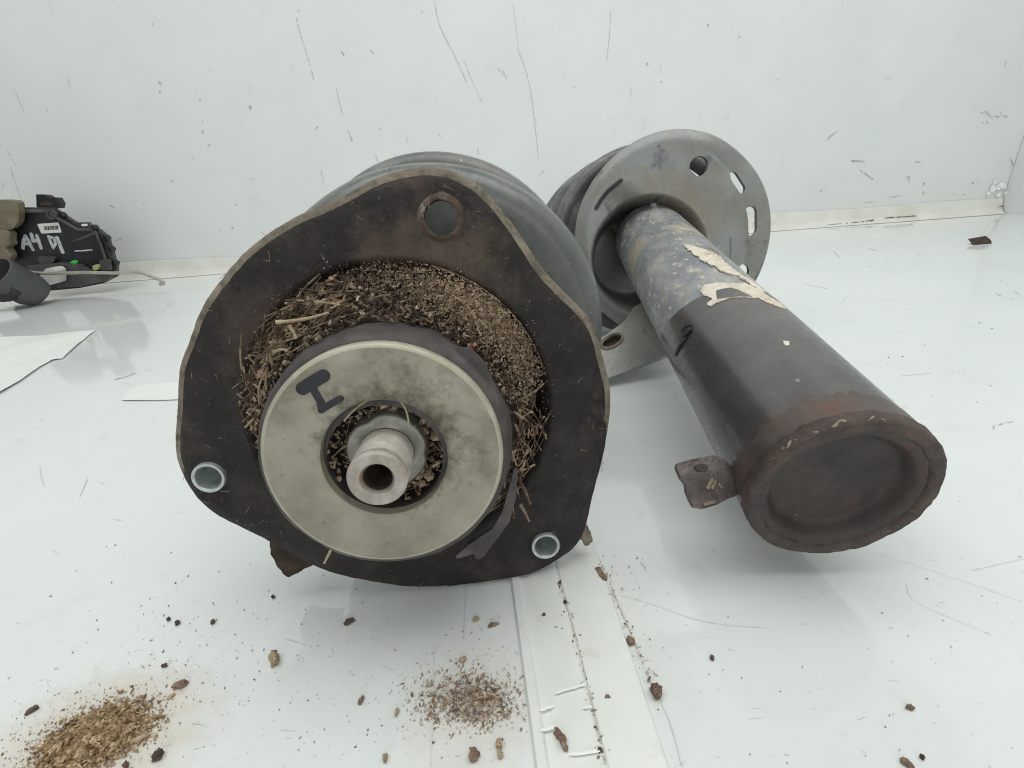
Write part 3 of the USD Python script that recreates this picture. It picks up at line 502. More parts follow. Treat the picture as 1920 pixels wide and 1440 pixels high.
# mounting tab
def camplane(Z, tilt=(0, 0)):
    n = dirw([tilt[0], tilt[1], -1]); return n/np.linalg.norm(n)
TN = camplane(1, (.1, -.35)); TO = px(1322, 905, .150); FB = Frame(TO, TN)
P = [FB.px(u, v) for u, v in [(1269, 876), (1272, 868), (1300, 860), (1338, 853), (1362, 862), (1390, 900), (1388, 925), (1376, 932), (1368, 934), (1345, 946), (1320, 954), (1302, 951), (1295, 937), (1288, 921), (1286, 909), (1276, 897)]]
P = Polygon(P).buffer(-.0006).buffer(.0012).buffer(-.0006).segmentize(.0008)
tabm = prism(P, lambda V: V, -.0018, 0).subdivide_to_size(.0012)
tabm.vertices[:, 2] += .0004*np.sin(tabm.vertices[:, 1]*520+.4) + (meshkit.fbm(tabm.vertices*300, 3, 2)-.5)*.0003
tab = part(rear, 'mounting_tab', FB.put(tabm), m_tab, 40)
part(tab, 'scraped_metal', cat([prism(LineString([FB.px(*a_), FB.px(*b_)]).buffer(r, resolution=2), FB.w, -.0003, .00056) for a_, b_, r in [((1334, 900), (1326, 914), .00055), ((1340, 903), (1334, 915), .0004), ((1320, 946), (1338, 941), .0005), ((1346, 908), (1352, 914), .0003)]]), m_bare, False)
ov = np.array([FB.px(1314+12*math.cos(t), 877+7*math.sin(t)) for t in np.linspace(0, 6.28, 20)[:-1]])
part(tab, 'dent', prism(Polygon(ov), FB.w, -.0002, .0007), m_endface, False)
# label remains
def on_tube(u, v, r=TR):
    """point of the tube's surface seen at a pixel"""
    d = ray(u, v); o = EYE-FT.o; z = FT.z; dp, op = d-z*np.dot(d, z), o-z*np.dot(o, z)
    a, b, c = dp@dp, 2*dp@op, op@op-r*r; D = b*b-4*a*c
    t = (-b-math.sqrt(D))/(2*a) if D > 0 else -b/(2*a)
    return FT.loc(EYE+d*t)
def tube_patch(pix, h, seed, m, name, parent=rear, amp=.0006, freq=500, rag=.0030):
    C = np.array([on_tube(u, v) for u, v in pix]); a = np.unwrap(np.arctan2(C[:, 1], C[:, 0])); P = Polygon(np.stack([a*TR, C[:, 2]], -1)).buffer(0).segmentize(.0007); q_ = np.array(P.exterior.coords)[:-1]
    q_ = q_ + (np.stack([meshkit.fbm(np.c_[q_*900, 0*q_[:, 0]], 3, seed+5), meshkit.fbm(np.c_[q_*900, 0*q_[:, 0]], 3, seed+9)], -1)-.5)*rag; P = Polygon(q_).buffer(0)
    if hasattr(P, 'geoms'): P = max(P.geoms, key=lambda x_: x_.area)
    e = trimesh.creation.extrude_polygon(P, h, engine='earcut')
    for _ in range(4): e = e.subdivide_to_size(.0016, max_iter=8) if len(e.faces) < 200 else e
    r = TR+.0002+e.vertices[:, 2]*(.55+.9*meshkit.fbm(e.vertices*freq, 3, seed)); a = e.vertices[:, 0]/TR
    e = trimesh.Trimesh(np.stack([r*np.cos(a), r*np.sin(a), e.vertices[:, 1]], -1), e.faces, process=False); trimesh.repair.fix_normals(e)
    return part(parent, name, FT.put(e), m, 35)
tube_patch([(1314, 546), (1322, 537), (1345, 532), (1372, 535), (1398, 534), (1420, 545), (1442, 560), (1462, 572), (1470, 581), (1458, 578), (1440, 571), (1425, 563), (1402, 560), (1375, 561), (1350, 568), (1333, 577), (1326, 570), (1336, 565), (1328, 556), (1320, 556)], .0006, 1, m_torn, 'torn_label')
tube_patch([(1282, 460), (1300, 464), (1322, 470), (1345, 480), (1365, 500), (1392, 520), (1420, 538), (1438, 553), (1425, 548), (1400, 530), (1380, 519), (1360, 514), (1338, 500), (1318, 492), (1302, 478), (1290, 470)], .0006, 2, m_torn, 'torn_label')
tube_patch([(1283, 622), (1290, 613), (1299, 612), (1301, 622), (1293, 630), (1286, 632)], .0012, 3, m_tar, 'tar_spot', rag=.001)
tube_patch([(1290, 630), (1293, 633), (1281, 648), (1270, 668), (1268, 664), (1278, 645)], .0008, 4, m_tar, 'tar_spot', rag=.0004)
tube_patch([(1469, 641), (1480, 643), (1478, 649), (1470, 649)], .0003, 5, m_torn, 'pale_fleck', rag=.001)
fr = []
for i in range(26):
    c = FT.w(on_tube(1318+g.uniform(0, 34), 464+g.uniform(0, 20)+.0, TR)); fr.append(tube([c, c+FT.z*.001+np.array([.001, -.001, .0025])*g.uniform(.4, 1.1)], [.00025, .0001], 4))
part(rear, 'paper_fibre', cat(fr), m_torn, False, kind='stuff')

# lower spring seat of the rear strut
ZT = .343
nT = np.array([-.032, -.250, 1.]); nT /= np.linalg.norm(nT)
TO_ = np.array([.350*ZT, -.311*ZT, ZT]); FE = Frame(c2w(TO_), dirw(-nT))
SR = .0735
tc = FE.loc(c2w(PF))[:2]
def seat_top(r, t):
    x, y = r*np.cos(t), r*np.sin(t); d = np.hypot(x-tc[0]+.006, y-tc[1]+.004)
    s = np.clip((d-.030)/(.014), 0, 1); s = s*s*(3-2*s); z = -.060*(1-s)
    gap = .0030*np.exp(-((t % (2*np.pi))-2.15)**2/.02)*0
    ta = (t+np.pi) % (2*np.pi)-np.pi
    sec = 1/(1+np.exp(-(np.minimum(ta+.75, 1.05-ta))*14)); st_ = np.clip((r-(.0565-.0035*np.cos(2*(ta-.2))))/.0035, 0, 1)
    z = z - .0055*sec*st_*st_*(3-2*st_)
    e = np.clip((r-(SR-.012))/.012, 0, 1); z = z - .0050*(1-sec)*e**2.2
    ch = np.exp(-((np.arctan2(y-tc[1], x-tc[0])-2.15)/.22)**2)*np.clip(1-(d-.034)/.022, 0, 1)
    z = z - .010*ch
    return z + (meshkit.fbm(np.stack([x*30, y*30, 0*x], -1), 3, 12)-.5)*.0008
se = to_mf(polar_solid(.007, lambda t: SR+0*t+.0003*np.sin(5*t), seat_top, .0030, 60, 300, .0016))
def seat_hole(u, v, r): x, y = FE.px(u, v, -.003); return cyl(x, y, r, -.09, .05)
def slot(pa, pb, r):
    a, b = FE.px(*pa, -.005), FE.px(*pb, -.005); q = LineString([a, b]).buffer(r, resolution=8)
    return mf.CrossSection([np.array(q.exterior.coords)[:-1][::-1]]).extrude(.1).translate([0, 0, -.05])
for h_ in (seat_hole(1307, 313, .0066), seat_hole(1237, 373, .0024), seat_hole(1305, 430, .0024), seat_hole(1393, 509, .0058), slot((1374, 333), (1388, 354), .0040), slot((1408, 399), (1408, 430), .0046)):
    se = se - h_
seat = part(rear, 'lower_spring_seat', FE.put(arr(se)), m_seat, 40)
def seat_ink(pts, w):
    P = LineString([FE.px(u, v) for u, v in pts]).buffer(w, resolution=5); e = trimesh.creation.extrude_polygon(P, .0004, engine='earcut').subdivide_to_size(.002)
    r, t = np.hypot(e.vertices[:, 0], e.vertices[:, 1]), np.arctan2(e.vertices[:, 1], e.vertices[:, 0])
    e.vertices[:, 2] += seat_top(r[:, None], t[:, None])[:, 0]+.00015; return FE.put(e)
part(seat, 'ink_dash', seat_ink([(1118, 390), (1126, 376), (1140, 358), (1164, 339)], .0014), m_ink, False, 'black marker dash')
part(seat, 'seam_line', seat_ink([(1371, 447), (1370, 470), (1370, 500)], .0003), m_crack, False)
# the spring behind the seat
part(rear, 'coil_spring', FE.put(helix([.066, .067, .068, .069, .069, .068, .066], 0, -.017, -.132, 3.7, .0056, -.9, 100, (-.012, -.002)).apply_translation([-.0130, .000, 0])), m_coil, True)
REARX = np.array([-.0215, -.001, -.026])
part(rear, 'spring_pan', FE.put(rough_up(revolve([(.010, -.100), (.045, -.098), (.060, -.099), (.070, -.104), (.0725, -.110), (.070, -.116), (.045, -.112), (.010, -.112)], 120), .0006, 60, 2).apply_translation(REARX)), m_coil, 50)
mp = polar_solid(.010, lambda t: .066+.010*np.cos(3*(t-2.0)), lambda r, t: 0*r, .006, 20, 160, .002, -.114)
part(rear, 'mount_plate', FE.put(rough_up(mp, .0004, 200, 3).apply_translation(REARX)), m_edge, 40)
part(rear, 'bump_stop', FE.put(revolve([(.0, -.03), (.024, -.03), (.026, -.06), (.024, -.1), (0, -.1)], 50)), m_rubber, 40)
# link bracket under the seat, standing on the table
BN = camplane(1, (-.05, -.55)); FBk = Frame(px(1190, 660, .312), BN)
P = Polygon([FBk.px(u, v) for u, v in [(1085, 690), (1100, 655), (1126, 635), (1149, 618), (1160, 610), (1169, 604), (1178, 592), (1187, 577), (1215, 560), (1255, 575), (1270, 658), (1237, 671), (1143, 708), (1100, 722)]]).buffer(-.0015).buffer(.0015)
hole = Polygon([FBk.px(1147+19*math.cos(t)*.94+6*math.sin(t)*.3, 640-19*math.cos(t)*.42+8.5*math.sin(t)) for t in np.linspace(0, 2*np.pi, 28)[:-1]])
br = part(rear, 'link_bracket', rough_up(prism(P.difference(hole), FBk.w, -.004, 0), .0002, 200, 2), m_seat, 30)
part(br, 'hole_lip', prism(hole.buffer(.0016).difference(hole.buffer(-.0002)), FBk.w, -.003, .0009), m_edge, 30)
part(br, 'hole_shade', prism(hole.buffer(.0004), FBk.w, -.0036, -.0028), m_mud_shade, False)  # dark sheet closing the slot, shade put into its colour

# ------------------------------------------------------------------ dirt packed in the front mount
def axis_pt(u, v, c): x, y = FA.px(u, v, c); return FA.w([x, y, c])
def nest(n, seed, a0, a1, rmin, rmax, zmin, zmax):
    g = np.random.default_rng(seed); a = np.radians(g.uniform(a0, a1, n)); r = rmin+(rmax-rmin)*g.random(n)
    top = np.interp(r, [rmin, rmax], [zmax, zmin]); z = top*g.uniform(.75, 1.05, n) + meshkit.noise(np.stack([r*300*np.cos(a), r*300*np.sin(a), 0*a], -1), seed)*.003
    return FA.w(np.stack([r*np.cos(a)+oc[0]*.45, r*np.sin(a)+oc[1]*.45, z], -1))
bed = []
for a0, a1, rm, zt in ((8, 172, .0445, .0135), (172, 200, .0395, .002), (-40, 8, .040, .003)):
    t = np.radians(np.linspace(a0, a1, 60)); rr = np.linspace(.0315, rm, 12); T, Rr = np.meshgrid(t, rr, indexing='ij')
    Z = np.interp(Rr, [.0315, rm-.003, rm], [zt, .001, -.006])
    Z = Z + (meshkit.fbm(np.stack([Rr*np.cos(T)*350, Rr*np.sin(T)*350, 0*T], -1), 4, 4)-.5)*.006
    V = np.stack([Rr*np.cos(T)+oc[0]*.45, Rr*np.sin(T)+oc[1]*.45, Z], -1).reshape(-1, 3); Fc = []
    for i in range(59):
        for j in range(11): q = i*12+j; Fc += [[q, q+12, q+13], [q, q+13, q+1]]
    bed.append(trimesh.Trimesh(FA.w(V), Fc, process=False))
G1 = grains(nest(8000, 1, 10, 168, .0318, .0448, -.003, .0155), mixed(8000, .00021, 61, .55), 2, elong=0)
G2 = grains(nest(1100, 3, 160, 206, .0325, .0405, -.006, .003), mixed(1100, .00022, 62, .6), 4, elong=0)
G3 = grains(nest(1300, 5, -48, 14, .0325, .0415, -.007, .004), mixed(1300, .00021, 63, .6), 6, elong=0)
G4 = grains(nest(60, 8, 20, 160, .0318, .043, .0, .017), mixed(60, .0008, 64, .3), 9)
G5 = grains(nest(2600, 15, -10, 178, .0435, .0530, -.004, .0012)-FA.z*.0006, mixed(2600, .00014, 65, .5), 16, base=OCTA)
solo('packed_dirt', cat(bed + [G1, G2, G3, G4, G5]), b_dirt, 'brown crumbly dirt packed around the front mount housing', 'dirt', kind='stuff', smooth=False)
def sand(n, seed):
    g = np.random.default_rng(seed); a = np.radians(np.clip(g.normal(46, 17, n), 8, 100)); q = np.clip(g.normal(.62, .25, n), 0, 1.05); r = .0335+.0118*q
    z = np.interp(q, [0, .7, 1.05], [.0150, .007, .0005])*g.uniform(.85, 1.05, n)+.0006
    return FA.w(np.stack([r*np.cos(a)+oc[0]*.45, r*np.sin(a)+oc[1]*.45, z], -1))
solo('sandy_dust', grains(sand(6500, 11), .00027, 12, base=OCTA), b_sand, 'fine tan dust heaped right above the front washer', 'dust', kind='stuff', smooth=False)
# crumbs inside the washer's cavity
cav = []
gg = np.random.default_rng(21)
for i in range(420):
    a = gg.uniform(0, 2*np.pi); r = gg.uniform(.0095, .0152)
    if 3.5 < a < 4.6 and gg.random() < .7: continue
    cav.append((r*math.cos(a), r*math.sin(a), .0185+gg.uniform(0, .004)+(.003 if r > .0135 else 0)))
big = [(.0105*math.cos(a), .0105*math.sin(a), .0225) for a in (-.9, -.7, .35, 1.3)] + [(.0128*math.cos(a), .0128*math.sin(a), .024) for a in (-1.0, -.75, -.45, 1.5, .6, .2)]
cfib = []
for i in range(70):
    a = gg.uniform(0, 2*np.pi); r = gg.uniform(.0095, .0148); d = gg.uniform(0, 6.28); L = gg.uniform(.001, .006); p = np.array([r*math.cos(a), r*math.sin(a), .0215+gg.uniform(0, .004)])
    q = p+np.array([math.cos(d)*L, math.sin(d)*L, gg.uniform(0, .002)])
    if np.hypot(q[0], q[1]) > .0150 or np.hypot(q[0], q[1]) < .0085: continue
    cfib.append(tube(FA.w([p, (p+q)/2+gg.normal(0, .0004, 3), q]), gg.uniform(.00008, .00022), 5))
solo('cavity_crumbs', cat([grains(FA.w(cav), .0006, 22), grains(FA.w(big), .0015, 23, base=trimesh.creation.icosphere(subdivisions=1))] + cfib), b_sand, 'earthy crumbs around the nut inside the front washer', 'dirt', kind='stuff', smooth=False)
solo('hair_strand', tube(spline([axis_pt(u, v, .029) for u, v in [(645, 790), (668, 765), (700, 746), (728, 741), (750, 752), (763, 775), (767, 800)]], 30), .00022, 5), b_chipt, 'pale curved hair arching over the nut of the front strut', 'hair')
# straws
def straw(pts, c0, c1, r, seed):
    cs = np.linspace(c0, c1, len(pts)); P = spline([axis_pt(u, v, c) for (u, v), c in zip(pts, cs)], 14) if len(pts) > 2 else np.linspace(axis_pt(*pts[0], c0), axis_pt(*pts[-1], c1), 8)
    return rough_up(tube(P, np.linspace(r, r*.6, len(P))*(1+.15*np.sin(np.arange(len(P))*2.1)), 6), .0001, 900, seed)
ST = [([(518, 604), (560, 600), (617, 586)], .0007, b_chipt, 'pale tan straw at the upper left of the washer, longest and lightest'), ([(535, 563), (590, 565), (655, 575)], .0004, b_straw, 'thin brown straw lying level above the pale straw'),
      ([(560, 655), (620, 625), (705, 580)], .0005, b_straw, 'thin straw slanting up to the right over the dirt'), ([(484, 672), (515, 648), (560, 632)], .0005, b_straw, 'brown straw curving past the left edge of the washer'),
      ([(512, 660), (530, 655), (547, 664), (552, 676)], .0006, b_chipt, 'small curled straw hook at the left of the washer'), ([(543, 610), (550, 622), (556, 635)], .0008, b_chipt, 'short thick pale straw stub at the left of the washer'),
      ([(955, 866), (968, 893), (982, 915), (994, 945)], .0009, b_straw, 'thick reddish straw hanging right of the washer'), ([(990, 840), (982, 870), (974, 905)], .0005, b_straw, 'thin forked straw right of the washer'),
      ([(975, 945), (984, 960), (992, 978)], .0008, b_chip, 'short rusty straw end above the lower right hole'), ([(960, 935), (962, 955), (964, 972)], .0005, b_straw, 'short pale straw left of the rusty straw end'),
      ([(905, 720), (930, 745), (960, 775)], .0007, b_straw, 'straw beside the right shoulder of the washer housing'), ([(622, 1028), (615, 1042), (608, 1056)], .0007, b_chipt, 'pale splinter under the lower left edge of the washer'),
      ([(745, 590), (800, 600), (810, 606)], .0006, b_straw, 'straw lying across the dirt above the washer'), ([(700, 598), (735, 602), (770, 612)], .0006, b_chip, 'brown stalk pressed against the housing top')]
for i, (pts, r, m, lab) in enumerate(ST):
    c0 = .004 if pts[0][0] > 930 else .0125
    if 'splinter' in lab: c0 = .001
    solo('straw_piece', straw(pts, c0+.001, c0+.002, r*.8, i), m, lab, 'straw', 'straws caught in the front mount', smooth=40)
gs = np.random.default_rng(33); sts = []
for i in range(300):
    z_ = gs.random()
    if z_ < .55: a = gs.uniform(100, 172)
    elif z_ < .8: a = gs.uniform(-48, 15)
    else: a = gs.uniform(165, 205)
    a = math.radians(a); r = gs.uniform(.0345, .043); p = np.array([r*math.cos(a)+oc[0]*.45, r*math.sin(a)+oc[1]*.45]); d = gs.uniform(-.9, .9)+a+math.pi/2; L = gs.uniform(.002, .010)
    q = np.array([math.cos(d), math.sin(d)])*L; zc = np.interp(r, [.0335, .0445], [.0135 if a > .4 and a < 3.0 else .007, .002])
    sts.append(tube(FA.w([[*(p-q/2), zc+gs.uniform(0, .002)], [*(p+gs.normal(0, .0004, 2)), zc+.0012], [*(p+q/2), zc+gs.uniform(0, .002)]]), gs.uniform(.00010, .00042), 5))
solo('straw_litter', cat(sts), b_straw, 'fine straw litter tangled in the dirt of the front mount', 'litter', kind='stuff', smooth=40)
sts2 = []
for i in range(95):                                    # long stalks lying along the upper left of the ring
    a = math.radians(gs.normal(138, 17) if i < 70 else gs.normal(-22, 14)); r = gs.uniform(.0335, .0435 if i % 3 else .0455); p = np.array([r*math.cos(a)+oc[0]*.45, r*math.sin(a)+oc[1]*.45]); d = a+math.pi/2+gs.normal(0, .33); L = gs.uniform(.005, .016 if i % 3 else .024)
    q = np.array([math.cos(d), math.sin(d)])*L; zc = np.interp(r, [.0325, .0445], [.0155, .003] if i < 70 else [.006, .001])
    sts2.append(tube(spline(FA.w([[*(p-q/2), zc+gs.uniform(-.001, .0015)], [*(p+gs.normal(0, .0006, 2)), zc+.0010], [*(p+q/2), zc+gs.uniform(-.001, .0015)]]), 8), gs.uniform(.00013, .00040)*np.linspace(1, .6, 8), 5))
solo('stalk_tangle', cat(sts2), b_straw, 'tangle of longer dry stalks at the left and right of the front mount housing', 'litter', kind='stuff', smooth=40)
fz = []
for i in range(100):                                   # stray fibres on the plate's face and rim
    a = gs.uniform(0, 2*np.pi); Rr = float(Rout(np.array([a]))[0]); r = Rr-abs(gs.normal(0, .010)); L = gs.uniform(.0008, .0035); d = gs.uniform(0, 6.28)
    p = np.array([r*math.cos(a), r*math.sin(a), .0006 if r < Rr-.004 else -.001]); q = np.array([math.cos(d)*L, math.sin(d)*L, gs.uniform(0, .0015)])
    fz.append(tube(FP.w([p, p+q*.5+gs.normal(0, .0002, 3), p+q]), .00007, 4))
solo('plate_fuzz', cat(fz), b_straw, 'stray fibres stuck to the front mount plate', 'fibres', kind='stuff', smooth=40)
solo('red_bead', trimesh.creation.icosphere(subdivisions=2, radius=.0010).apply_translation(axis_pt(885, 653, .013)), m_red, 'tiny bright red bead in the dirt right above the front washer', 'bead')

# ------------------------------------------------------------------ debris on the table
def chip(u, v, w, h, rot, m, label, thick=.0012, seed=0, name='bark_chip', category='chip', lift=0., curl=.0):
    c = fl(u, v); s = np.dot(c-EYE, W_)/F*.70
    g = np.random.default_rng(seed+100); n = 14; t = np.linspace(0, 2*np.pi, n, endpoint=False)
    P = np.stack([np.cos(t)*w/2*s, np.sin(t)*h/2*s*1.2], -1)*(1+.20*g.uniform(-1, 1, (n, 1))+.16*np.sin(3*t+g.uniform(0, 6))[:, None]+.12*np.sin(2*t+g.uniform(0, 6))[:, None]); cr_, sr_ = math.cos(rot), math.sin(rot); P = P @ np.array([[cr_, sr_], [-sr_, cr_]])
    e = prism(P, lambda V: V, 0, thick).subdivide().subdivide(); rr = np.hypot(e.vertices[:, 0], e.vertices[:, 1])
    e.vertices[:, 2] = e.vertices[:, 2]*(1.0-.5*(rr/(max(w, h)*s))**2) + curl*rr*rr/(w*s) + .0002
    e = e.subdivide(); e = rough_up(e, thick*.36, 5/(max(w, h)*s), seed); e.vertices[:, 2] = np.maximum(e.vertices[:, 2], .0001)
    solo(name, e.apply_translation(c+np.array([0, 0, lift])), m, label, category, 'debris bits on the table', smooth=25)
CH = [(517, 1240, 17, 26, .1, b_chipt, 'yellowish lump standing alone below the left edge of the plate', .0032), (340, 1287, 34, 12, .45, b_chip, 'short brown stick above the sawdust heap', .0016), (299, 1421, 22, 14, .6, b_chipd, 'dark brown lump right of the sawdust heap', .0022),
      (655, 1168, 24, 12, .5, b_chipd, 'dark flake below the plate, nearest its lower left edge', .0011), (868, 1239, 15, 13, .7, b_chipt, 'small triangular tan flake above the brown crumb patch', .0009), (893, 1163, 15, 12, 0, b_chipt, 'faint tan flake in the shade under the plate', .0008), (924, 1174, 26, 7, .2, b_chip, 'thin curled brown shaving under the plate', .0009),
      (678, 1316, 10, 18, -.2, b_chip, 'small brown flake left of the brown crumb patch', .0010), (745, 1338, 7, 18, -.1, b_chipt, 'narrow tan splinter left of the brown crumb patch', .0010), (936, 1399, 15, 13, .3, b_chipt, 'upper of two tan crumbs near the bottom edge', .0018), (938, 1418, 12, 15, .2, b_chipt, 'lower of two tan crumbs near the bottom edge', .0016),
      (890, 1419, 28, 22, .5, b_chip, 'ragged brown flake left of the two tan crumbs', .0016), (723, 1424, 10, 15, 0, b_chipt, 'oval tan crumb at the bottom edge', .0014), (1054, 1394, 18, 42, .35, b_chip, 'fuzzy brown cocoon shaped bit on the joint strip', .0026), (1231, 1303, 22, 24, .4, b_chip, 'round brown lump at the right edge of the joint strip', .0030),
      (1182, 1205, 20, 20, .3, b_chip, 'brown flake on the right edge of the joint strip', .0014), (1127, 1080, 14, 46, .3, b_chip, 'long brown flake beside the right hole of the plate', .0012), (1048, 1102, 9, 32, -.3, b_chipd, 'dark thread like shaving on the crease of the joint strip', .0009), (1060, 1133, 9, 10, 0, b_chipd, 'dark crumb on the crease of the joint strip', .0012),
      (1139, 1311, 13, 8, 0, b_chip, 'small oval brown crumb right of the strip crease', .0012), (1122, 1410, 18, 20, .6, b_chipd, 'dark brown flake on the strip crease at the bottom', .0010), (1705, 1329, 20, 8, .1, b_chip, 'orange brown flake alone at the lower right', .0010), (1698, 1433, 14, 22, .6, b_chip, 'reddish flake at the lower right bottom edge', .0012), (1335, 1236, 9, 7, -.5, b_chipd, 'dark crumb below the rear tube end', .0012),
      (62, 1334, 26, 9, .9, b_chipd, 'dark curled shaving left of the sawdust heap', .0010), (180, 1337, 22, 6, .15, b_chip, 'thin brown shaving on top of the sawdust heap', .0010), (265, 1388, 36, 12, .3, b_chipt, 'pinkish tan flake on the right end of the sawdust heap', .0010), (238, 1437, 10, 14, .6, b_chipd, 'dark crumb at the bottom edge by the sawdust heap', .0012),
      (334, 1170, 9, 10, 0, b_chipd, 'dark crumb, biggest of the cluster under the left hole', .0012), (317, 1163, 9, 6, .3, b_chipd, 'flat dark crumb left of that cluster', .001), (400, 1168, 11, 9, -.5, b_chipd, 'dark crumb right of the cluster under the left hole', .001), (310, 1250, 12, 6, .2, b_chipd, 'flat dark crumb above the short brown stick', .001),
      (1020, 1157, 9, 9, 0, b_chipd, 'dark speck on the left ridge of the joint strip', .0011), (1728, 1422, 8, 8, 0, b_chipd, 'round dark speck near the lower right edge', .001), (1043, 1180, 9, 10, 0, b_chipd, 'dark speck beside the strip crease', .001), (513, 1121, 7, 6, 0, b_chipd, 'single dark speck below the mud lump of the plate', .001)]
for i, (u, v, w, h, r, m, lab, th_) in enumerate(CH): chip(u, v, w, h, r, m, lab, th_, i)
# folded brown chip far right
c = fl(1838, 458); FCp = Frame(c+np.array([0, 0, .001]), [0, -.5, 1])
fold = trimesh.Trimesh(np.array([(-.013, -.002, .0), (-.010, .010, .006), (.010, .006, .009), (.013, 0, .004), (-.012, -.004, -.0004), (.012, -.004, .0)]) + c + np.array([0, 0, .0006]), [[0, 1, 2], [0, 2, 3], [0, 3, 5], [0, 5, 4], [2, 1, 0], [3, 2, 0], [5, 3, 0], [4, 5, 0]], process=False)
solo('folded_chip', fold.subdivide().subdivide(), b_chipd, 'folded dark red chip lying near the right corner of the wall', 'chip', smooth=False)
# specks
def scatter(n, fn, seed, smin, smax, el=1.0, exp=1.0):
    g = np.random.default_rng(seed); C, S = [], []
    while len(C) < n:
        u, v = fn(g)
        if not (-10 < u < 1930 and 430 < v < 1450): continue
        C.append(fl(u, v, .0003)); S.append(smin*(smax/smin)**(g.random()**exp)*np.dot(C[-1]-EYE, W_)/F*.74)
    return grains(C, np.array(S), seed, (1.3, .9, .45), elong=el)
sp_ = [scatter(260, lambda g: (g.normal(330, 130), g.normal(1230, 90)), 1, .5, 2.2, 1.2, 2), scatter(420, lambda g: (g.normal(860, 110), g.normal(1300, 65)), 2, .5, 1.9, 1.2, 2), scatter(420, lambda g: (1095+(lambda t: t*150)(g.random())*.6+g.normal(0, 45), 1040+g.random()*400), 3, .5, 2.2, 1.3, 2),
       scatter(260, lambda g: (g.normal(620, 220), g.uniform(1100, 1440)), 4, .5, 1.9, 1.2, 2.4), scatter(120, lambda g: (g.uniform(1150, 1900), g.uniform(1080, 1440)), 5, .5, 1.9, 1.2, 2.4), scatter(160, lambda g: (g.uniform(0, 1920), g.uniform(560, 1440)), 6, .5, 1.6, 1.2, 2.4), scatter(330, lambda g: (g.normal(120, 90), g.normal(1380, 50)), 7, .5, 2.0, 1.2, 2), scatter(60, lambda g: (g.uniform(1450, 1920), g.uniform(440, 760)), 8, .5, 1.4, 1.6, 2)]
cr2 = []
gq = np.random.default_rng(44)
for i in range(60):
    v = gq.uniform(1045, 1310); u = np.interp(v, [1047, 1182, 1309], [1125, 1181, 1238])+gq.normal(0, 6); cr2.append(fl(u, v, .0008))
    v = gq.uniform(1090, 1440); cr2.append(fl(np.interp(v, [1093, 1415], [1050, 1131])+gq.normal(0, 6), v, .0012))
solo('dirt_specks', cat(sp_ + [grains(cr2, np.array(.00012+.0003*gq.random(len(cr2))**2), 45, (1.6, .8, .6))]), b_speck, 'dark specks of dirt scattered over the white table', 'specks', kind='stuff', smooth=False)
# sawdust heap and crumb patch
def heap_pts(n, cu, cv, au, av, rot, seed, hmax):
    g = np.random.default_rng(seed); o = []
    for _ in range(n):
        a, b = g.normal(0, .5), g.normal(0, .5); u = cu+au*a*math.cos(rot)+av*b*math.sin(rot); v = cv-au*a*math.sin(rot)+av*b*math.cos(rot)
        o.append(fl(u, v) + np.array([0, 0, hmax*math.exp(-(a*a+b*b)*1.6)*g.random()+.0003]))
    return np.array(o)
solo('sawdust_heap', cat([grains(heap_pts(9000, 178, 1388, 92, 40, .5, 3, .0040), mixed(9000, .00027, 71, .5), 4, (1.5, .9, .4)), grains(heap_pts(2600, 165, 1388, 150, 60, .45, 5, .0006), mixed(2600, .00013, 72, .5), 6, (1.5, .9, .4)), grains(heap_pts(26, 178, 1392, 90, 40, .5, 8, .005), .0010, 9, (1.6, 1, .25))]), b_saw, 'heap of tan sawdust crumbs at the lower left of the table', 'sawdust', kind='stuff', smooth=False)
solo('crumb_patch', cat([grains(heap_pts(2600, 882, 1312, 92, 50, 0, 13, .0008), mixed(2600, .00014, 73, .55), 14, (1.5, .9, .45)), grains(heap_pts(70, 880, 1318, 110, 64, 0, 15, .001), .00042, 16, (1.4, .9, .5))]), bits('crumb_bits', [(0, (.16, .11, .075)), (.5, (.34, .25, .175)), (1, (.56, .46, .34))]), 'loose patch of brown crumbs left of the joint strip', 'crumbs', kind='stuff', smooth=False)

# ------------------------------------------------------------------ paper and strips at the left
def flat_sheet(pix, h, m, name, label, category, amp=.002, seed=1, step=.012):
    P = Polygon([fl(u, v)[:2] for u, v in pix]).buffer(0); e = trimesh.creation.extrude_polygon(P, .0006, engine='earcut').subdivide_to_size(step); e.vertices[:, 2] *= .3
    z = meshkit.fbm(np.c_[e.vertices[:, :2]*14, 0*e.vertices[:, 0]], 3, seed); e.vertices[:, 2] += .0004+np.clip(z-.35, 0, 1)*amp*2
    return solo(name, e, m, label, category, smooth=60)
flat_sheet([(-60, 642), (20, 634), (90, 630), (181, 619), (150, 645), (118, 674), (100, 676), (75, 690), (40, 715), (-10, 745), (-60, 775)], 0, m_paper, 'paper_sheet', 'crumpled cream paper sheet at the left edge of the table', 'paper', .0025, 3)
flat_sheet([(-60, 672), (30, 655), (102, 642), (88, 662), (60, 685), (0, 700), (-60, 716)], 0, m_strip, 'paper_slip', 'smaller white slip lying on the crumpled paper sheet', 'paper', .001, 5)
flat_sheet([(228, 752), (240, 738), (262, 724), (300, 720), (470, 714), (470, 744), (300, 752)], 0, m_paper, 'paper_strip', 'flat cream strip tucked under the left edge of the mount plate', 'paper', .0005, 6)

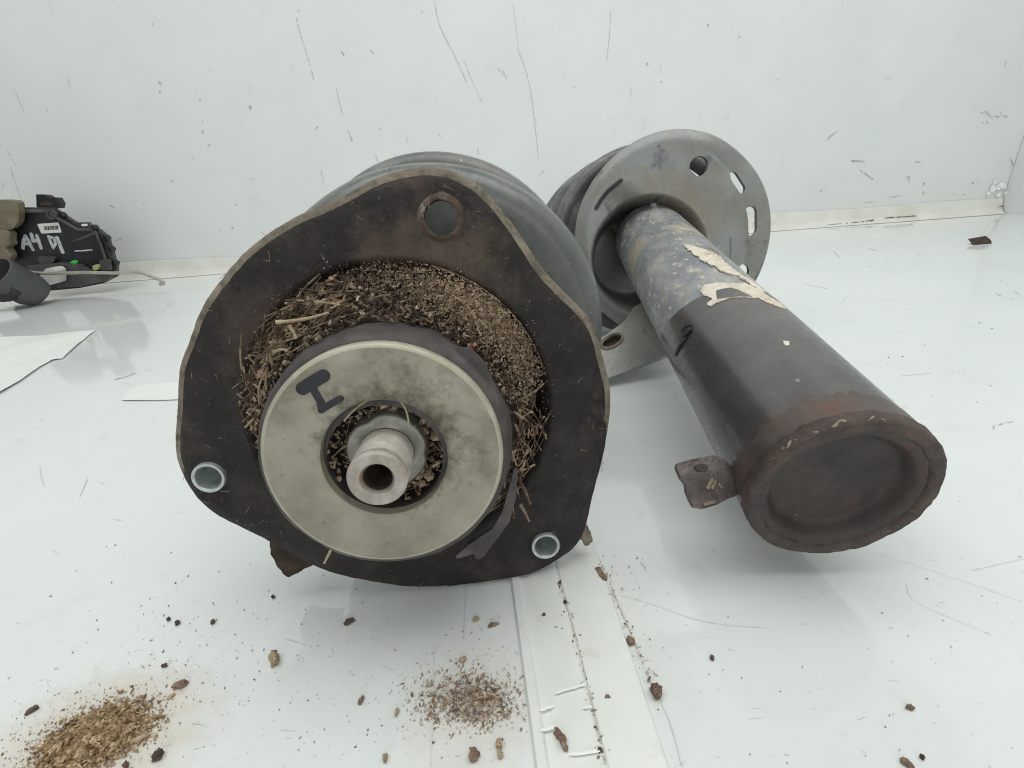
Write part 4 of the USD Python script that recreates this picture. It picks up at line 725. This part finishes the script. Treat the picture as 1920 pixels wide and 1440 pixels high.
# ------------------------------------------------------------------ parts leaning on the wall at the far left
YB = .80
def vert(u, v, y): return on_plane(u, v, np.array([0, y, 0]), np.array([0, 1., 0]))
def slab(pix, y, thick, lean=0.0, rnd=.002):
    """solid outline standing at depth y, its body going back"""
    P = Polygon([(lambda q: (q[0], q[2]))(vert(u, v, y)) for u, v in pix]).buffer(0).buffer(-rnd).buffer(2*rnd).buffer(-rnd)
    return prism(P, lambda V: np.stack([V[:, 0], y+V[:, 2], V[:, 1]], -1), 0, thick)
def c6(L): return [(x/6, 350+y/6) for x, y in L]
mod = thing('control_housing', [vert(110, 545, YB)[0], YB+.02, 0], 'black plastic housing with a barcode sticker and chalk writing A4 D1, against the wall', 'plastic housing')
body = [(20, 415), (100, 300), (215, 262), (560, 262), (620, 300), (790, 425), (880, 490), (1050, 500), (1100, 560), (1180, 790), (1240, 900), (1250, 1010), (900, 1130), (560, 1170), (100, 1165), (20, 1150)]
flange = [(200, 232), (590, 236), (850, 405), (980, 400), (1040, 450), (1110, 480), (1185, 545), (1225, 570), (1220, 605), (1270, 760), (1285, 830), (1325, 850), (1312, 905), (1310, 1010), (1150, 1090), (900, 1140), (560, 1172), (60, 1172), (60, 400), (160, 300)]
part(mod, 'housing_body', slab(c6(body), YB, .014), m_plas, 40)
part(mod, 'flange', slab(c6(flange), YB+.006, .006), m_plasl, 40)
part(mod, 'mount_lug', slab(c6([(405, 85), (520, 95), (560, 120), (640, 125), (680, 190), (670, 245), (410, 235)]), YB+.010, .010), m_plas, 40)
part(mod, 'lug_gap', slab(c6([(440, 170), (560, 165), (600, 200), (590, 215), (445, 215)]), YB+.0095, .004), m_mud_shade, False)
part(mod, 'clip_window', slab(c6([(915, 420), (980, 418), (985, 442), (920, 446)]), YB+.0052, .003, rnd=.0005), m_bright, False)
def vtube(pix, y, r, n=8): return tube([vert(x/6, 350+yy/6, y) for x, yy in pix], r, n)
part(mod, 'edge_rib', cat([vtube([(220, 280), (540, 275), (600, 330), (800, 440), (880, 485), (1040, 490)], YB-.001, .0025), vtube([(1080, 520), (1130, 640), (1190, 820)], YB-.001, .002)]), m_plasl, 40)
part(mod, 'raised_rib', vtube([(800, 622), (930, 580), (1080, 515)], YB-.0005, [.0006, .002, .003]), m_plasl, 40)
part(mod, 'raised_rib', vtube([(845, 726), (940, 720), (1040, 713)], YB-.0005, .0012), m_chalk, 40)
for x, y in [(1195, 575), (1290, 855), (1250, 700), (1215, 960), (1060, 462), (700, 320)]:
    part(mod, 'edge_clip', Frame(vert(x/6, 350+y/6, YB+.004), [0, -1, 0]).put(revolve([(0, -.004), (0, .002), (.003, .002), (.0045, .001), (.0048, -.004)], 18)), m_plas, 40)
part(mod, 'screw_boss', Frame(vert(99, 402, YB), [0, -1, 0]).put(revolve([(0, 0), (0, .002), (.004, .002), (.0042, .004), (.0075, .004), (.008, .0)], 24)), m_plasl, 40)
lab = part(mod, 'barcode_sticker', slab(c6([(418, 420), (655, 402), (692, 515), (465, 528)]), YB-.0006, .001, rnd=.0008), m_label, False)
bars = []; x = 495
gb = np.random.default_rng(3)
while x < 640:
    w = gb.choice([5, 8, 11]); bars.append(slab(c6([(x, 446+(x-495)*-.06), (x+w, 446+(x-495)*-.06), (x+w+7, 490+(x-495)*-.06), (x+7, 490+(x-495)*-.06)]), YB-.0009, .0003, rnd=.00003)); x += w+gb.choice([5, 8])
part(lab, 'barcode', cat(bars), m_ink, False)
def chalk(lines, w, name):
    polys = [LineString([(lambda q: (q[0], q[2]))(vert(x/6, 350+y/6, YB)) for x, y in L]).buffer(w, resolution=4) for L in lines]
    P = polys[0]
    for q in polys[1:]: P = P.union(q)
    part(mod, name, prism(P, lambda V: np.stack([V[:, 0], YB-.0003-V[:, 2], V[:, 1]], -1), 0, .0003), m_chalk, False)
chalk([[(262, 690), (265, 620), (290, 555)], [(290, 555), (330, 620), (372, 708)], [(275, 640), (338, 640)]], .0026, 'letter_a')
chalk([[(355, 535), (375, 610), (440, 600)], [(418, 550), (440, 620), (465, 688)]], .0026, 'digit_four')
chalk([[(548, 560), (575, 625), (600, 690)], [(548, 560), (610, 580), (628, 640), (600, 690)]], .0021, 'letter_d')
chalk([[(645, 575), (680, 660), (708, 735)]], .0029, 'digit_one')
part(mod, 'green_smear', slab(c6([(640, 880), (720, 858), (790, 850), (830, 825), (880, 840), (850, 868), (740, 888), (680, 896)]), YB-.0012, .001, rnd=.0004), m_green, False)
part(mod, 'lower_bracket', rough_up(slab(c6([(430, 790), (520, 780), (620, 800), (600, 850), (480, 890), (440, 860)]), YB-.006, .006), .001, 60, 2), m_plasl, 30)
part(mod, 'lower_bracket', rough_up(slab(c6([(300, 890), (650, 860), (870, 880), (980, 960), (1150, 1010), (1280, 1005), (1130, 1075), (900, 1125), (640, 1140), (640, 1010), (340, 950)]), YB-.012, .012).subdivide().subdivide(), .0025, 45, 5), m_plasl, 30)
part(mod, 'side_flap', slab(c6([(1110, 840), (1170, 808), (1230, 830), (1240, 940), (1140, 945)]), YB-.004, .005), m_plasl, 40)
part(mod, 'olive_cap', slab(c6([(1040, 890), (1080, 875), (1120, 885), (1100, 935), (1060, 945), (1040, 925)]), YB-.008, .006), m_olive, 40)

solo('white_block', rough_up(slab(c6([(430, 1015), (520, 920), (580, 915), (625, 945), (628, 1085), (560, 1108)]), YB-.035, .02), .0008, 80, 2), m_wax, 'small white block in front of the black housing', 'block')
Yr = .74
solo('bent_rod', tube(spline([vert(*p, Yr) for p in [(40, 507), (64, 511), (150, 511), (240, 511), (266, 512), (272, 514), (290, 521), (304, 527), (307, 530), (304, 533), (299, 532)]], 80), .0025, 10), m_steel, 'thin bent steel rod sticking out to the right of the grey pipe', 'rod')
# grey pipe, open end towards the left
a, b = px(-12, 505, .60), px(62, 535, .60)
pd = (b-a)/np.linalg.norm(b-a); 
qa = vert(-4, 508, .70); qb = vert(68, 545, .735); FPp = Frame(qa, qa-qb); Lp = np.linalg.norm(qb-qa)
pr = revolve([(.0225, .006), (.0245, .006), (.025, .004), (.025, -Lp+.012), (.021, -Lp), (0, -Lp-.001), (0, -Lp+.004), (.0205, -Lp+.006), (.0225, -Lp+.014)], 60)
pr = FPp.put(pr); dz = pr.vertices[:, 2].min(); pr.vertices[:, 2] -= (dz-.0005)
solo('grey_pipe', pr, m_cup, 'short dark grey pipe lying at the left edge, open end left', 'pipe', smooth=40)
solo('dark_rubble', rough_up(slab([(-40, 535), (15, 530), (30, 552), (20, 566), (-40, 566)], .69, .03).subdivide().subdivide(), .003, 40, 2), m_plas, 'dark lump under the grey pipe at the left edge', 'lump', smooth=40)
cl = slab(c6([(-240, 170), (60, 150), (190, 165), (215, 300), (205, 400), (140, 480), (60, 492), (-240, 500)]), YB-.016, .012, rnd=.005).subdivide().subdivide().subdivide()
solo('leather_boot', rough_up(cl, .004, 25, 3), m_cloth, 'brown leathery cover draped at the left edge beside the housing', 'cover', smooth=60)
cl = slab(c6([(-240, 490), (100, 500), (110, 650), (40, 680), (120, 780), (90, 850), (-240, 860)]), YB-.018, .012, rnd=.005).subdivide().subdivide().subdivide()
solo('leather_fold', rough_up(cl, .005, 22, 7), m_cloth, 'lower brown fold under the leathery cover at the left edge', 'cover', smooth=60)
